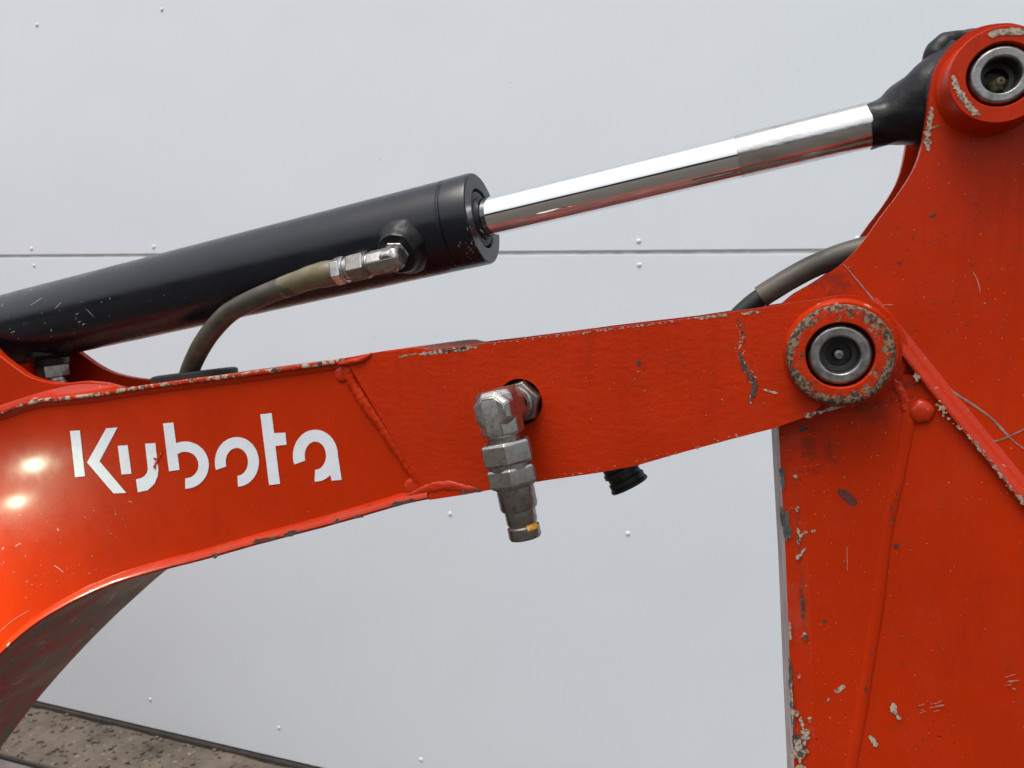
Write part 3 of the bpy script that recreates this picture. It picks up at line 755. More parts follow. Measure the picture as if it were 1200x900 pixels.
# round boss around the boom pin
lathe('hinge_boss', Vector((pin_c.x + 0.004, AP, pin_c.z - 0.002)), Vector((0, -1, 0)), [(-0.006, 72 * s0), (-0.001, 71 * s0), (0.0006, 69 * s0), (0.0010, 66 * s0), (0.0016, 37 * s0), (-0.006, 37 * s0)], 'paint_arm', arm, 96, 50, jit=0.01, closed=True)
wj = smooth_path([P(a, b, AP + 0.001) for a, b in [(1045, 440), (1052, 452), (1058, 466), (1062, 478), (1066, 486)]], 6)
tube('weld_bead', wj, [0.0035] * len(wj), 'paint_weld', arm, 18, 80, jit=0.3, flat=(Vector((0, 1, 0)), 0.6))

AF = AP - 0.0002
fl = Flakes()
fl.line([(978, 811), (984, 808), (990, 803.5)], 4.5, AF, rag=0.4); fl.line([(969, 822), (972, 818)], 2.2, AF)
fl.blob(1047.5, 830, 7, 13, AF, 0.35); fl.blob(1053, 841, 5, 6, AF)
fl.line([(1019, 862), (1023, 868), (1028, 875)], 5, AF, rag=0.3)
fl.blob(938, 878, 15, 26, AF, 0.1, n=26, rag=0.7); fl.blob(941, 864, 14, 8, AF, 0.2); fl.line([(938, 840), (940, 850), (944, 858)], 3, AF, rag=0.7)
fl.blob(944, 858, 10, 6, AF); fl.blob(933, 836, 6, 8, AF, 0.3); fl.blob(949, 843, 4, 6, AF); fl.blob(940, 900, 12, 6, AF)
for q in (((932, 556), (932.5, 561)), ((934, 593), (934, 600)), ((935, 618), (936, 628), (936, 638)), ((936, 630), (942, 625), (946, 623)), ((951, 623), (955, 621)), ((933, 655), (938, 650), (944, 642)), ((943, 741), (943.5, 746)), ((936, 790), (936.5, 795))): fl.line(list(q), 3.0, AF, rag=0.6)
fl.line([(925, 728), (926, 742), (926.5, 750)], 2.6, AF, rag=0.5); fl.line([(927, 800), (928.5, 830), (929, 860)], 1.6, AF, rag=0.8)
fl.speckle([(1135, 511), (1150, 528), (1170, 553), (1187, 574), (1200, 590)], 1.0, 90, 0.6, 2.4, AP - 0.0044, 2.2, -0.87)
fl.speckle([(1098, 473), (1112, 490), (1130, 507)], 1.0, 26, 0.8, 2.6, AP - 0.0044, 1.5, -0.9)
fl.blob(1104, 478, 9, 5, AP - 0.00445, -0.6); fl.blob(1074, 442, 6, 10, AP - 0.00445, 0.5)
fl.done('chipped_paint', 'chip_pale', arm)
fl = Flakes()
fl.speckle([(933, 560), (934, 600), (936, 640), (939, 670), (942, 700), (943, 735)], 0.5, 46, 1.0, 2.4, AF - 0.0003, 0.7)
fl.line([(938, 688), (939.5, 700), (941, 712), (941, 725)], 2.4, AF - 0.0003, rag=0.8)
fl.line([(935, 628), (936.5, 636)], 2.0, AF - 0.0003); fl.blob(944, 747, 5, 6, AF - 0.0003); fl.blob(966, 728, 5, 4, AF)
fl.blob(934, 863, 8, 7, AF - 0.0004, 0.3); fl.blob(938, 884, 6, 6, AF - 0.0004); fl.blob(942, 876, 4, 5, AF - 0.0004)
fl.blob(1050, 638.5, 5, 5.5, AF); fl.blob(1016, 748, 4, 3, AF); fl.blob(941, 503, 12, 7, AF, 0.3)
fl.speckle([(1049, 575), (1047, 595), (1044, 610)], 1.6, 12, 1.0, 3.0, AP - 0.0022)
fl.speckle([(1022, 760), (1016, 800), (1012, 820)], 1.4, 16, 1.0, 2.4, AP - 0.0022)
for _ in range(46): fl.blob(random.uniform(955, 1200), random.uniform(560, 890), random.uniform(0.8, 2.2), random.uniform(0.8, 2.4), AF, random.uniform(0, 3), n=8)
for _ in range(90):
    x = random.uniform(1000, 1200); y = random.uniform(180, 400)
    if x > 1095 - (y - 170) * 0.62 + 10 and (x - 1050) * 1.2 + 60 > (y - 380) * 1.0 + 60: fl.blob(x, y, random.uniform(1.5, 4.0), random.uniform(0.8, 1.4), AY0 - 0.0002, random.gauss(-0.1, 0.5), n=8)
fl.blob(1093, 252, 6, 3.6, AY0 - 0.0003, 0.5)
fl.done('chipped_paint', 'chip_dark', arm)
fl = Flakes()
fl.blob(993, 583, 27, 11, AF, -0.72, n=20, rag=0.12)
fl.done('oil_stain', 'stain_dark', arm)
fl = Flakes()
fl.line([(915, 548), (917, 560), (917.5, 574)], 4.5, AP + 0.0014, rag=0.5); fl.blob(919.5, 612, 9, 40, AP + 0.0014, 0.1, n=22, rag=0.5); fl.blob(923, 622, 9, 14, AP + 0.0014, 0.2)
fl.line([(925.5, 770), (927, 800), (929, 840), (931, 890)], 3.0, AP + 0.0014, rag=0.9)
fl.done('chipped_paint', 'chip_grey', arm)
fl = Flakes()
fl.line([(1140, 318), (1146, 330), (1149, 344)], 1.0, AY0 - 0.0002); fl.line([(1033, 358), (1040, 357), (1047, 357.5)], 1.2, AY0 - 0.0002)
fl.blob(1154, 355, 3, 1.6, AY0 - 0.0002); fl.line([(1082, 350), (1084, 347)], 1.0, AY0 - 0.0002)
fl.line([(1076, 827), (1084, 825)], 1.2, AF, rag=0.6); fl.line([(1079, 832.5), (1083, 832)], 0.8, AF, rag=0.6); fl.line([(1077, 836), (1086, 833)], 0.6, AF, rag=0.6)
fl.line([(1090, 825), (1098, 824), (1105, 820)], 0.8, AF, rag=0.7); fl.line([(1089, 829.5), (1107, 826)], 1.3, AF, rag=0.7); fl.line([(1094, 834), (1101, 832)], 0.7, AF, rag=0.6)
fl.line([(1178, 794), (1190, 790)], 1.2, AF, rag=0.7); fl.line([(1180, 799), (1195, 797)], 2.0, AF, rag=0.7); fl.line([(1177, 803), (1186, 802)], 0.9, AF, rag=0.7); fl.line([(1186, 806), (1190, 808)], 1.4, AF, rag=0.7)
fl.line([(992.5, 640), (993, 670)], 0.7, AF)
for _ in range(40): fl.blob(random.uniform(955, 1200), random.uniform(520, 890), random.uniform(0.6, 1.8), random.uniform(0.6, 1.4), AF, random.uniform(0, 3), n=8)
fl.done('scratch', 'scratch_pink', arm)
fl = Flakes()
fl.line([(988, 309), (1006, 330), (1024, 352), (1038, 370), (1053, 390), (1066, 404), (1079, 416), (1087, 428), (1094, 439), (1108, 453), (1126, 465), (1143, 476), (1163, 491), (1178, 507), (1192, 520), (1215, 535)], 2.6, AY0 - 0.0003, rag=0.25)
fl.line([(1003, 352), (1020, 360), (1037, 376), (1053, 394), (1062, 404)], 2.4, AY0 - 0.0002, rag=0.4)
fl.line([(1157, 517), (1170, 516), (1183, 511), (1200, 503), (1220, 494)], 1.6, AY0 - 0.0004, rag=0.4)
fl.done('scratch', 'scratch_grey', arm)
fl = Flakes()
BF = AY0 - 0.0272
fl.line([(1117, 88), (1121, 102), (1129, 115), (1140, 128), (1148, 136)], 6.5, AY0 - 0.0273, rag=0.45, n=8)
fl.line([(1158, 41), (1180, 37), (1205, 38)], 8, AY0 - 0.0273, rag=0.3)
fl.line([(1092, 125), (1090, 140), (1087, 155), (1084, 172)], 5, AY0 - 0.0003, rag=0.7); fl.line([(1093, 150), (1100, 147)], 2.5, AY0 - 0.0003, rag=0.7)
fl.blob(1086, 168, 8, 12, AY0 - 0.0003, 0.4, rag=0.8)
fl.done('chipped_paint', 'chip_pale', arm)

# ------------------------------------------------------------------ pins
def make_pin(name, label, c, s, depth_front, length, nip_m, tilt):
    t = thing(name, label, 'pin', 'hinge pins with a hollow end')
    t.location = Vector((c.x, depth_front, c.z))
    A = Vector((0, -1, 0)); O = Vector((0, 0, 0))
    lathe('collar', O, A, [(-length, 33 * s), (-0.005, 35.0 * s), (-0.0022, 34.8 * s), (-0.0006, 34.2 * s), (0.0006, 33.0 * s), (0.0012, 31.7 * s), (0.0014, 31.0 * s), (0.0014, 30.0 * s), (0.0014, 24.0 * s), (0.0014, 23.0 * s), (0.0012, 22.4 * s), (0.0004, 21.4 * s), (-0.0006, 20.8 * s), (-0.0016, 20.5 * s), (-0.012, 20.2 * s), (-0.0125, 17.0 * s), (-0.020, 16.5 * s), (-0.020, 0)], 'pin_steel', t, 72, 50)
    lathe('bore', O, A, [(-0.003, 20.35 * s), (-0.0118, 20.0 * s), (-0.0122, 14.5 * s), (-0.0192, 14.2 * s), (-0.0195, 0.0)], 'bore_dark', t, 48, 40)
    n_ = bpy.data.objects.new('grease_nipple', None)
    g = lathe('grease_nipple', Vector((tilt * s * 3, -0.0, -tilt * s * 4)), A, [(-0.0195, 6.5 * s), (-0.0150, 6.5 * s), (-0.0138, 4.0 * s), (-0.009, 3.8 * s), (-0.0080, 5.2 * s), (-0.0060, 5.2 * s), (-0.0054, 3.6 * s), (-0.0054, 1.6 * s), (-0.0068, 1.2 * s), (-0.0068, 0)], nip_m, t, 24, 40)
    return t
make_pin('hinge_pin', 'steel hinge pin with hollow end inside the worn ring of the boom', pin_c, s0, -0.0085, 0.11, 'pin_steel', 0)
p2 = make_pin('hinge_pin', 'steel hinge pin with greasy hollow end at the top right bracket corner', up_c, su, AY0 - 0.0255, 0.10, 'grease', 1)
lathe('grease_blob', Vector((2 * su, 0.012, -6 * su)), Vector((0, -1, 0)), [(0, 11 * su), (0.002, 10 * su), (0.004, 7 * su), (0.005, 0)], 'grease', p2, 20, 60, jit=0.5)

# ------------------------------------------------------------------ hydraulic cylinder
CY = 0.062
cyl = thing('hydraulic_cylinder', 'black hydraulic cylinder with chrome rod reaching to the bracket plates', 'cylinder')
cA = P(0, 390, CY); cB = P(566, 256, CY)
ax = (cB - cA).normalized()
cR = 0.0380
def onaxis(px, py): return (P(px, py, CY) - cA).dot(ax)
dE = (cB - cA).length
lathe('barrel', cA, ax, [(-0.012, 0.0), (-0.012, cR * 0.80), (-0.008, cR * 0.93), (0.0, cR * 0.985), (0.010, cR), (dE - 0.026, cR), (dE - 0.0255, cR * 0.985), (dE - 0.024, cR * 0.985)], 'black_paint', cyl, 96, 35)
lathe('end_cap', cA, ax, [(dE - 0.0245, cR * 0.975), (dE - 0.0235, cR * 0.985), (dE - 0.0225, cR * 1.005), (dE - 0.003, cR * 1.005), (dE - 0.0008, cR * 0.99), (dE, cR * 0.965), (dE, cR * 0.66), (dE - 0.0012, cR * 0.64), (dE - 0.006, cR * 0.63), (dE - 0.006, 0.3 * cR)], 'black_paint', cyl, 96, 30)
rR = 0.5 * 46 * S(575, 250, CY) * 0.985
lathe('wiper_seal', cA, ax, [(dE - 0.0055, cR * 0.61), (dE - 0.0015, cR * 0.60), (dE - 0.0008, cR * 0.56), (dE - 0.0012, rR * 1.12), (dE + 0.0012, rR * 1.09), (dE + 0.0015, rR * 1.02), (dE - 0.004, rR * 1.01)], 'rubber_black', cyl, 72, 40)
# rod axis leaves the cap centre and runs to the eye
rA = cB - ax * 0.03
rB = P(1020, 146.5, CY)
rx = (rB - rA).normalized(); rL = (rB - rA).length
d1 = (P(865, 183, CY) - rA).dot(rx)
lathe('rod', rA, rx, [(0.0, rR), (d1, rR)], 'chrome', cyl, 128, 60)
lathe('rod_end', rA, rx, [(d1, rR * 0.985), (d1 + 0.0006, rR * 1.0), (rL, rR * 1.0)], 'chrome_worn', cyl, 96, 60)
# forged eye
eC = Vector((up_c.x, CY, up_c.z))
hw = 0.5 * (AY1 - AY0) - 0.012
eR = 62 * S(1146, 115, CY)
lathe('rod_eye', eC - Vector((0, -hw, 0)), Vector((0, -1, 0)), [(0, 0.35 * eR), (0, eR * 0.95), (0.003, eR), (2 * hw - 0.003, eR), (2 * hw, eR * 0.95), (2 * hw, 0.35 * eR)], 'black_rough', cyl, 64, 35, jit=0.015)
neck = smooth_path([rB - rx * 0.0015, rB + rx * 0.002, rB + rx * 0.012, P(1062, 134, CY), P(1090, 124, CY), P(1125, 112, CY)], 8)
nr = [rR * 1.03 + (0.030 - rR) * max(0.0, (i / (len(neck) - 1) - 0.22) / 0.78) ** 1.6 * 1.5 for i in range(len(neck))]
tube('eye_neck', neck, nr, 'black_rough', cyl, 48, 70, jit=0.13, js=14)
lump = smooth_path([P(1096, 92, CY), P(1095, 72, CY), P(1104, 55, CY), P(1122, 45, CY), P(1150, 40, CY)], 8)
tube('eye_lug', lump, [0.0045 + 0.004 * sin(pi * min(1, 1.3 * i / len(lump))) for i in range(len(lump))], 'black_rough', cyl, 24, 70, jit=0.10)
# port boss, tilted downwards
tilt = radians(24)
pd = Vector((0, -cos(tilt), -sin(tilt))); pd = (pd - ax * pd.dot(ax)).normalized()
# place so that its base shows near (482, 286)
best = None
for i in range(400):
    d = dE * i / 400; q = cA + ax * d + pd * (cR * 0.98)
    v = q - CAM; zc = v.dot(fwd); x = 600 + F_PX * v.dot(rgt) / zc
    if best is None or abs(x - 470) < best[0]: best = (abs(x - 470), d)
pO = cA + ax * best[1]
lathe('port_boss', pO, pd, [(cR - 0.006, 0.0235), (cR - 0.0015, 0.0222), (cR + 0.0015, 0.0200), (cR + 0.0045, 0.0186), (cR + 0.0060, 0.0178), (cR + 0.0105, 0.0168), (cR + 0.0118, 0.0158), (cR + 0.0120, 0.009), (cR + 0.006, 0.009)], 'black_rough', cyl, 64, 45, jit=0.07)
# rear foot eye, below the barrel end
fe = P(-45, 404, CY)
lathe('foot_eye', fe - Vector((0, -0.03, 0)), Vector((0, -1, 0)), [(0, 0.012), (0, 0.030), (0.004, 0.033), (0.056, 0.033), (0.06, 0.030), (0.06, 0.012)], 'black_rough', cyl, 48, 40)
# scratches through the black paint
def barrel_mark(bm, px, py, L, wd, ang):
    """short scratch on the barrel surface"""
    d = fwd + rgt * ((px - 600) / F_PX) - upv * ((py - 450) / F_PX)
    # ray - cylinder
    o_ = CAM - cA; dd = d - ax * d.dot(ax); oo = o_ - ax * o_.dot(ax)
    A_ = dd.dot(dd); B_ = 2 * dd.dot(oo); C_ = oo.dot(oo) - (cR + 0.0002) ** 2
    disc = B_ * B_ - 4 * A_ * C_
    if disc < 0: return
    h = CAM + d * ((-B_ - sqrt(disc)) / (2 * A_))
    n = (h - cA) - ax * (h - cA).dot(ax); n.normalize(); tv = n.cross(ax).normalized()
    a = ax * cos(ang) + tv * sin(ang); b = ax * -sin(ang) + tv * cos(ang)
    vs = []
    m = 6
    for i in range(m):
        q = -0.5 + i / (m - 1); j = random.uniform(-0.3, 0.3) * wd
        ww = wd * (1 - (2 * abs(q)) ** 2 * 0.7) * random.uniform(0.6, 1.2)
        vs.append((h + a * L * q + b * (ww + j), h + a * L * q - b * (ww - j)))
    vv = [(bm.verts.new(x), bm.verts.new(y)) for x, y in vs]
    for p, q in zip(vv, vv[1:]): bm.faces.new((p[0], q[0], q[1], p[1]))
bm = bmesh.new()
for a in ((43, 353, 0.017, 0.00022, 0.35), (68, 358, 0.010, 0.0003, 0.5), (105, 366, 0.013, 0.00025, -1.0), (90, 368, 0.004, 0.0003, 0.2), (98, 380, 0.005, 0.0005, 0.2), (93, 377, 0.004, 0.0005, 0.1), (89, 373, 0.003, 0.0003, 1.0), (60, 387, 0.003, 0.0006, 0.9), (37, 340, 0.0015, 0.0006, 0), (15, 389, 0.006, 0.0003, 0.1), (3, 357, 0.004, 0.0004, 1.3), (49, 367, 0.001, 0.0004, 0), (119, 354, 0.001, 0.0004, 0), (98, 399, 0.001, 0.0004, 0), (60, 394, 0.0012, 0.0005, 0), (30, 345, 0.001, 0.0003, 0)): barrel_mark(bm, *a)
for _ in range(26): barrel_mark(bm, random.uniform(5, 220), random.uniform(345, 400), random.uniform(0.0006, 0.002), random.uniform(0.0001, 0.0003), random.uniform(0, 3))
for _ in range(30): barrel_mark(bm, random.gauss(553, 9), random.gauss(288, 12), random.uniform(0.0006, 0.003), random.uniform(0.0001, 0.0004), random.uniform(-1.9, -1.2))
o = from_bm('scratch', bm, 'scratch_white', cyl, None); o['kind'] = 'stuff'

# ------------------------------------------------------------------ hose on the near side of the cylinder
hose = thing('hydraulic_hose', 'olive hydraulic hose curving from the cylinder port down into the boom', 'hose')
e0 = pO + pd * (cR + 0.0125)                      # elbow corner, on the port axis
HX = -ax
hexnut('locknut', pO, pd, cR + 0.0110, cR + 0.0145, 0.0115, 'dull_steel', hose, 0.001)
e1 = e0 + pd * 0.008
forged_elbow('elbow', e1 + pd * 0.0025, -pd, 0.012, HX, 0.0185, 0.0092, 'bare_steel', hose, 8, 0.0015)
hB = e1 + pd * 0.0025
lathe('neck', hB, HX, [(0.017, 0.0082), (0.0195, 0.0082), (0.0198, 0.0098), (0.0215, 0.0098), (0.022, 0.008)], 'dull_steel', hose, 32, 40)
hexnut('swivel_nut', hB, HX, 0.0212, 0.0370, 0.0122, 'dull_steel', hose, 0.0014, 0.3)
lathe('ferrule', hB, HX, [(0.019, 0.0086), (0.0215, 0.0096), (0.0370, 0.0096), (0.0405, 0.0092), (0.0408, 0.0105), (0.0424, 0.0105), (0.0430, 0.0090)], 'nut_zinc', hose, 32, 40)
hexnut('hose_nut', hB, HX, 0.0430, 0.0520, 0.0117, 'nut_zinc', hose, 0.0014, 0.1)
sl0 = hB + HX * 0.0515; sl1 = hB + HX * 0.076; sl2 = hB + HX * 0.104 - Vector((0, 0, 0.003))
slp = smooth_path([sl0, sl0 + HX * 0.012, sl1, sl2], 8)
tube('sleeve', slp, [0.0094 + 0.0014 * sin(min(1, i / 7) * pi / 2) - 0.0019 * max(0, (i - 7) / 17) for i in range(len(slp))], 'hose_sleeve', hose, 32, 60, jit=0.04, js=14)
hp = [sl2 - HX * 0.012, sl2 + HX * 0.004 - Vector((0, 0, 0.0005)), P(290, 354.5, 0.010), P(266, 369, 0.016), P(245, 392, 0.024), P(230, 417, 0.034), P(221, 440, 0.044), P(216, 465, 0.052)]
tube('hose_body', smooth_path(hp, 10), 0.0087, 'hose_cover', hose, 32, 60, jit=0.02, js=10)

gro = thing('rubber_grommet', 'flat black rubber grommet on the boom where the near hose enters', 'grommet')
gc = [P(a, b, 0.0) for a, b in ((184, 448.0), (282, 435.0))]
g0 = P(200, 443, 0.05); g1 = P(258, 436.2, 0.05); gx = (g1 - g0).normalized(); gu = gx.cross(Vector((0, 1, 0))); gu = gu if gu.z > 0 else -gu
bm = bmesh.new(); rows = []
for dz, k in ((-0.006, 1.0), (0.0020, 1.0), (0.0032, 0.95), (0.0038, 0.86), (0.0038, 0.45), (-0.006, 0.45)):
    rows.append([bm.verts.new((g0 + g1) / 2 + gx * (cos(2 * pi * i / 48) * 0.040 * k) + Vector((0, 1, 0)) * (sin(2 * pi * i / 48) * 0.038 * k) + gu * dz) for i in range(48)])
for A_, B_ in zip(rows, rows[1:]):
    for i in range(48): bm.faces.new((A_[i], A_[(i + 1) % 48], B_[(i + 1) % 48], B_[i]))
from_bm('flange', bm, 'rubber_black', gro, 50)

# ------------------------------------------------------------------ hose behind the bracket plate
h2 = thing('hydraulic_hose', 'dark hydraulic hose with worn grey sleeve arching behind the arm bracket', 'hose')
hy = 0.064
pth = smooth_path([P(1120, 290, hy), P(1060, 284, hy), P(1005, 293, hy), P(960, 309, hy), P(925, 327, hy), P(891, 348, hy)], 10)
tube('sleeve', pth, 13.4 * S(930, 325, hy), 'hose_far', h2, 36, 50, jit=0.015, js=10)
pth = smooth_path([P(925, 327, hy), P(891, 348.5, hy), P(876, 360, hy), P(862, 374, hy), P(845, 398, hy)], 8)
tube('hose_body', pth, 10.8 * S(880, 356, hy), 'rubber_black', h2, 32, 50)

# ------------------------------------------------------------------ couplings
cp = thing('quick_coupling', 'bare steel elbow and quick coupling hanging out of the round hole in the boom', 'coupling')
KY = -0.034
sk = S(600, 540, KY)
k0 = P(588, 480, KY)
kA = P(590, 508, KY); kB = P(616, 630, KY); ka = (kB - kA).normalized(); kl = (kB - kA).length
hexnut('locknut', hole_c + Vector((0.001, 0, 0)), Vector((0, -1, 0)), -0.010, 0.0075, 27 * S(609, 471, 0) * 0.97, 'dull_steel', cp, 0.0018, 0.35)
lathe('stem', hole_c, Vector((0, -1, 0)), [(-0.06, 0.010), (0.005, 0.010), (0.0055, 0.0128), (0.0105, 0.0128), (0.011, 0.0115), (0.018, 0.0115)], 'bare_steel', cp, 32, 40)
# forged elbow block: swept rounded octagon
def octa_sweep(name, pts, rad, m, parent):
    return tube(name, pts, rad, m, parent, 8, 50)
kc = kA - ka * (kA - k0).length
forged_elbow('elbow', kc, Vector((0.06, 1, 0.02)), 0.026, ka, (kA - kc).dot(ka) + 0.001, 0.0148, 'bare_steel', cp)
lathe('thread', kA, ka, [(-0.002, 20 * sk), (8 * sk, 20 * sk), (8.5 * sk, 22.5 * sk), (14 * sk, 22.5 * sk)], 'dull_steel', cp, 40, 40)
hexnut('collar_nut', kA, ka, 9 * sk, 35 * sk, 31.5 * sk, 'bare_steel', cp, 0.0018, 0.25)
lathe('groove', kA, ka, [(34 * sk, 27 * sk), (41 * sk, 27 * sk)], 'dull_steel', cp, 40, 40)
hexnut('collar_nut', kA, ka, 38 * sk, 60 * sk, 31.0 * sk, 'bare_steel', cp, 0.0018, 0.25)
lathe('nipple', kA, ka, [(59 * sk, 25.5 * sk), (62 * sk, 25 * sk), (63 * sk, 22 * sk), (86 * sk, 22.0 * sk), (89 * sk, 20.5 * sk), (90 * sk, 18.2 * sk), (104 * sk, 18.0 * sk), (106 * sk, 16.8 * sk), (108.5 * sk, 16.8 * sk), (110 * sk, 18.8 * sk), (121 * sk, 19.0 * sk), (123.5 * sk, 18.0 * sk), (124 * sk, 14 * sk), (118 * sk, 12 * sk), (112 * sk, 0)], 'dull_steel', cp, 56, 35)
bm = bmesh.new()
_, uu, vv_ = frame_of(ka)
def on_tip(d, th, r): return kA + ka * (d * sk) + (uu * cos(th) + vv_ * sin(th)) * (r * sk)
thc = None
for i in range(72):
    th = 2 * pi * i / 72; q = on_tip(112, th, 19)
    v = q - CAM; x = 600 + F_PX * v.dot(rgt) / v.dot(fwd); depth = v.dot(fwd)
    if thc is None or abs(x - 627) + depth * 200 < thc[0]: thc = (abs(x - 627) + depth * 200, th)
g = [[bm.verts.new(on_tip(d, thc[1] + a * 0.12, r * 1.012)) for a in range(-4, 5)] for d, r in ((106.5, 16.9), (108.4, 16.9), (110, 18.8), (113, 18.85))]
for A_, B_ in zip(g, g[1:]):
    for i in range(8): bm.faces.new((A_[i], A_[i + 1], B_[i + 1], B_[i]))
from_bm('paint_mark', bm, 'yellow_mark', cp, 60)

c2 = thing('hose_coupling', 'short black coupling end poking out below the boom edge', 'coupling')
y2 = 0.085
s2 = S(730, 560, y2); d0_ = P(723, 541, y2); d1_ = P(738, 569, y2); da = (d1_ - d0_).normalized()
lathe('body', d0_, da, [(-0.02, 20 * s2), (8 * s2, 20 * s2), (9 * s2, 22 * s2), (14 * s2, 22 * s2)], 'rubber_black', c2, 48, 35)
lathe('rim', d0_, da, [(13.5 * s2, 19.5 * s2), (20 * s2, 19.5 * s2), (21 * s2, 21.5 * s2), (27 * s2, 21.5 * s2), (28.5 * s2, 22.8 * s2), (31 * s2, 22.8 * s2), (32 * s2, 21.5 * s2), (32 * s2, 15 * s2), (24 * s2, 14 * s2), (24 * s2, 0)], 'rubber_black', c2, 48, 35)

pf = thing('port_fitting', 'dark elbow fitting with steel nut under the cylinder foot', 'fitting')
f0 = P(57, 405, CY); f1 = P(66, 455, CY); fa = (f1 - f0).normalized(); sf = S(60, 430, CY)
lathe('body', f0, fa, [(0, 25 * sf), (12 * sf, 25 * sf), (16 * sf, 19 * sf), (24 * sf, 18 * sf)], 'black_rough', pf, 32, 40)
hexnut('nut', f0, fa, 22 * sf, 38 * sf, 16.5 * sf, 'dull_steel', pf, 0.0012, 0.2)
lathe('pipe', f0, fa, [(37 * sf, 11 * sf), (41 * sf, 11 * sf), (42 * sf, 12.5 * sf), (46 * sf, 12.5 * sf), (47 * sf, 11 * sf), (62 * sf, 11 * sf)], 'nut_zinc', pf, 32, 40)

# ------------------------------------------------------------------ the machine the boom belongs to, left of the picture; it shades the foot of the wall
ex = thing('mini_excavator', 'orange excavator hood and platform on black rubber tracks left of the boom', 'excavator')
MY = 0.064                                    # centre line
def rbox(name, x0, x1, y0, y1, z0, z1, m, bev, segs=5):
    bm = bmesh.new(); box_bm(bm, x0, x1, y0, y1, z0, z1); bmesh.ops.recalc_face_normals(bm, faces=bm.faces)
    bmesh.ops.bevel(bm, geom=list(bm.edges), offset=bev, segments=segs, profile=0.5, affect='EDGES')
    return from_bm(name, bm, m, ex, 40, wn=True)
hood = [(-2.95, 0.50), (-3.02, 0.62), (-3.03, 0.95), (-2.97, 1.10), (-2.82, 1.17), (-2.50, 1.20), (-2.30, 1.16), (-2.25, 1.05), (-2.22, 0.50)]
bm = bmesh.new()
f_ = [bm.verts.new((x, MY - 0.44, z)) for x, z in hood]; k_ = [bm.verts.new((x, MY + 0.44, z)) for x, z in hood]
bm.faces.new(f_); bm.faces.new(k_[::-1])
for i in range(len(hood)): bm.faces.new((f_[i], f_[(i + 1) % len(hood)], k_[(i + 1) % len(hood)], k_[i]))
bmesh.ops.recalc_face_normals(bm, faces=bm.faces); bmesh.ops.bevel(bm, geom=list(bm.edges), offset=0.035, segments=4, affect='EDGES', clamp_overlap=True)
from_bm('hood', bm, 'paint_panel', ex, 40, wn=True)
rbox('platform', -2.30, -1.60, MY - 0.43, MY + 0.43, 0.42, 0.50, 'trim_dark', 0.03)
rbox('side_cover', -2.20, -1.64, MY + 0.17, MY + 0.45, 0.49, 1.08, 'paint_panel', 0.06)
rbox('side_cover', -2.20, -1.74, MY - 0.43, MY - 0.22, 0.49, 0.86, 'paint_panel', 0.06)
rbox('seat', -2.24, -1.92, MY - 0.17, MY + 0.14, 0.62, 0.74, 'rubber_black', 0.04)
rbox('seat_back', -2.34, -2.22, MY - 0.18, MY + 0.15, 0.68, 1.42, 'rubber_black', 0.04)
rbox('swing_post', -1.66, -1.46, MY - 0.075, MY + 0.075, 0.34, 0.56, 'paint_panel', 0.03)
for sy in (-0.078, 0.064): rbox('post_lug', -1.52, -1.39, MY + sy, MY + sy + 0.014, 0.46, 0.70, 'paint_panel', 0.006, 2)
lathe('foot_pin', Vector((-1.435, MY + 0.09, 0.60)), Vector((0, -1, 0)), [(0, 0), (0, 0.022), (0.18, 0.022), (0.18, 0)], 'pin_steel', ex, 32, 40)
lathe('turntable', Vector((-2.2, MY, 0.30)), Vector((0, 0, 1)), [(0, 0.22), (0.13, 0.22)], 'trim_dark', ex, 48, 40)
rbox('undercarriage', -2.75, -1.65, MY - 0.24, MY + 0.24, 0.14, 0.31, 'trim_dark', 0.02)
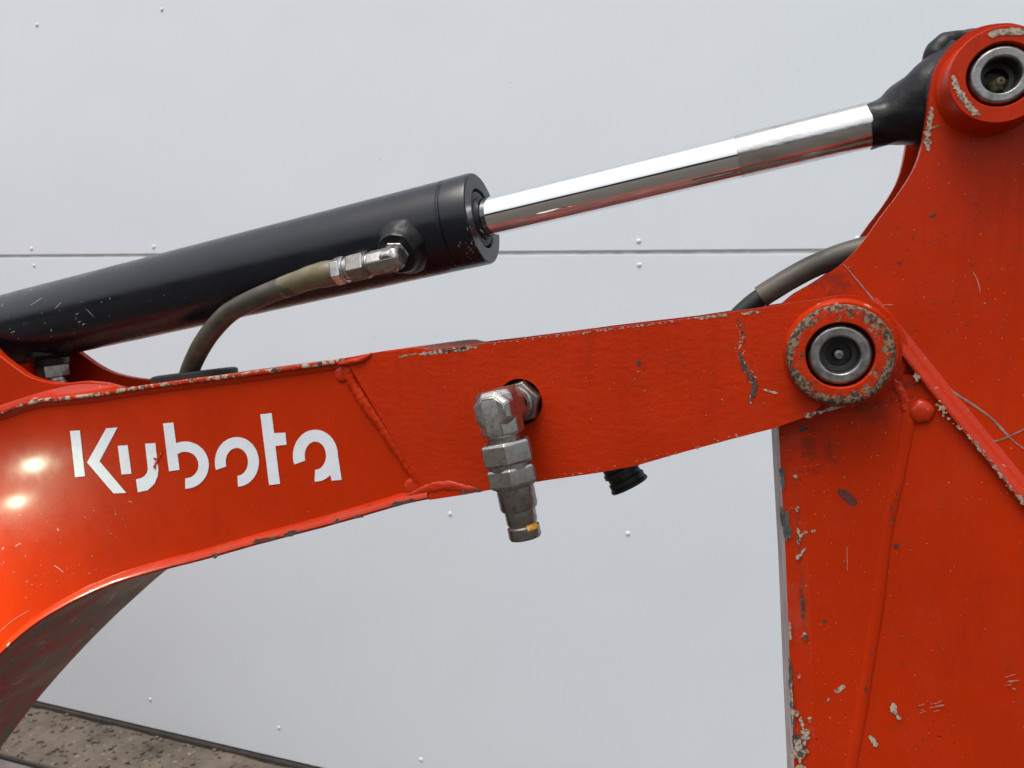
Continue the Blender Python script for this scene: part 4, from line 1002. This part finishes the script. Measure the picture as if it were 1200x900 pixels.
for sy in (-0.46, 0.26):
    bm = bmesh.new(); pr = []
    for i in range(40):
        a = 2 * pi * i / 40; cx_ = -1.72 if cos(a) > 0 else -2.72
        pr.append((cx_ + 0.185 * cos(a), 0.19 + 0.185 * sin(a)))
    inn = [(x + (0.03 if x < -2.22 else -0.03) * min(1, abs(x + 2.22) / 0.5), 0.19 + (z - 0.19) * 0.84) for x, z in pr]
    rows = [[bm.verts.new((x, MY + sy + y, z)) for x, z in L] for L, y in ((pr, 0), (pr, 0.20), (inn, 0.20), (inn, 0))]
    for q in range(4):
        A_, B_ = rows[q], rows[(q + 1) % 4]
        for i in range(40): bm.faces.new((A_[i], A_[(i + 1) % 40], B_[(i + 1) % 40], B_[i]))
    tr = from_bm('track', bm, 'rubber_black', ex, 35)
    for x, r in ((-2.72, 0.135), (-1.72, 0.135), (-2.45, 0.06), (-2.22, 0.06), (-1.99, 0.06)):
        lathe('wheel', Vector((x, MY + sy + 0.16, 0.19 if r > 0.1 else 0.10)), Vector((0, -1, 0)), [(0, 0), (0, r), (0.10, r), (0.11, r * 0.8), (0.12, r * 0.3), (0.12, 0)], 'trim_dark', tr, 36, 35)
    for i in range(34):
        x = -2.70 + i * 0.0303
        c_ = box('tread_lug', x, x + 0.016, MY + sy + 0.01, MY + sy + 0.19, 0.374, 0.392, 'rubber_black', tr)

# ------------------------------------------------------------------ lit work lamp on the boom, just left of the picture
lamp = thing('work_lamp', 'small lit work lamp fixed to the boom side left of the lettering', 'lamp')
LH = 0.17
foot = Vector((CAM.x, PANEL_Y, CAM.z)); Dm = PANEL_Y - CAM.y
lp = []
for a, b in ((40, 542), (2, 573), (20, 585)):
    q = P(a, b, PANEL_Y); l = q + (q - foot) * (LH / Dm); l.y = PANEL_Y - LH; lp.append(l)
lc = sum(lp, Vector()) / 3
aim = (P(10, 790, PANEL_Y) - lc).normalized()
for l in lp:
    ld = bpy.data.lights.new('lamp_light', 'SPOT'); ld.energy = 2.3; ld.shadow_soft_size = 0.0045; ld.spot_size = radians(108); ld.spot_blend = 1.0
    ld.color = (0.88, 1.0, 0.70)
    lo = bpy.data.objects.new('lamp_light', ld); COL.objects.link(lo); lo.parent = lamp
    lo.location = l + aim * 0.004; lo.rotation_euler = (-aim).to_track_quat('Z', 'Y').to_euler()
m, t, b = mat('lamp_lens'); b.inputs['Base Color'].default_value = (0.8, 0.8, 0.78, 1); b.inputs['Roughness'].default_value = 0.1
lathe('housing', lc - aim * 0.034, aim, [(0, 0), (0, 0.024), (0.004, 0.028), (0.027, 0.031), (0.030, 0.031), (0.030, 0.028), (0.026, 0.026), (0.026, 0)], 'black_rough', lamp, 40, 40)
for l in lp: lathe('lens', l - aim * 0.0075, aim, [(0, 0.0055), (0.004, 0.0052), (0.0062, 0.0035), (0.007, 0)], 'lamp_lens', lamp, 20, 50)
box('bracket', lc.x - 0.050, lc.x - 0.038, lc.y, PANEL_Y + 0.001, lc.z - 0.012, lc.z + 0.012, 'black_rough', lamp, 0.001)
box('bracket_foot', lc.x - 0.048, lc.x - 0.018, lc.y - 0.012, lc.y + 0.004, lc.z - 0.011, lc.z + 0.011, 'black_rough', lamp, 0.001)
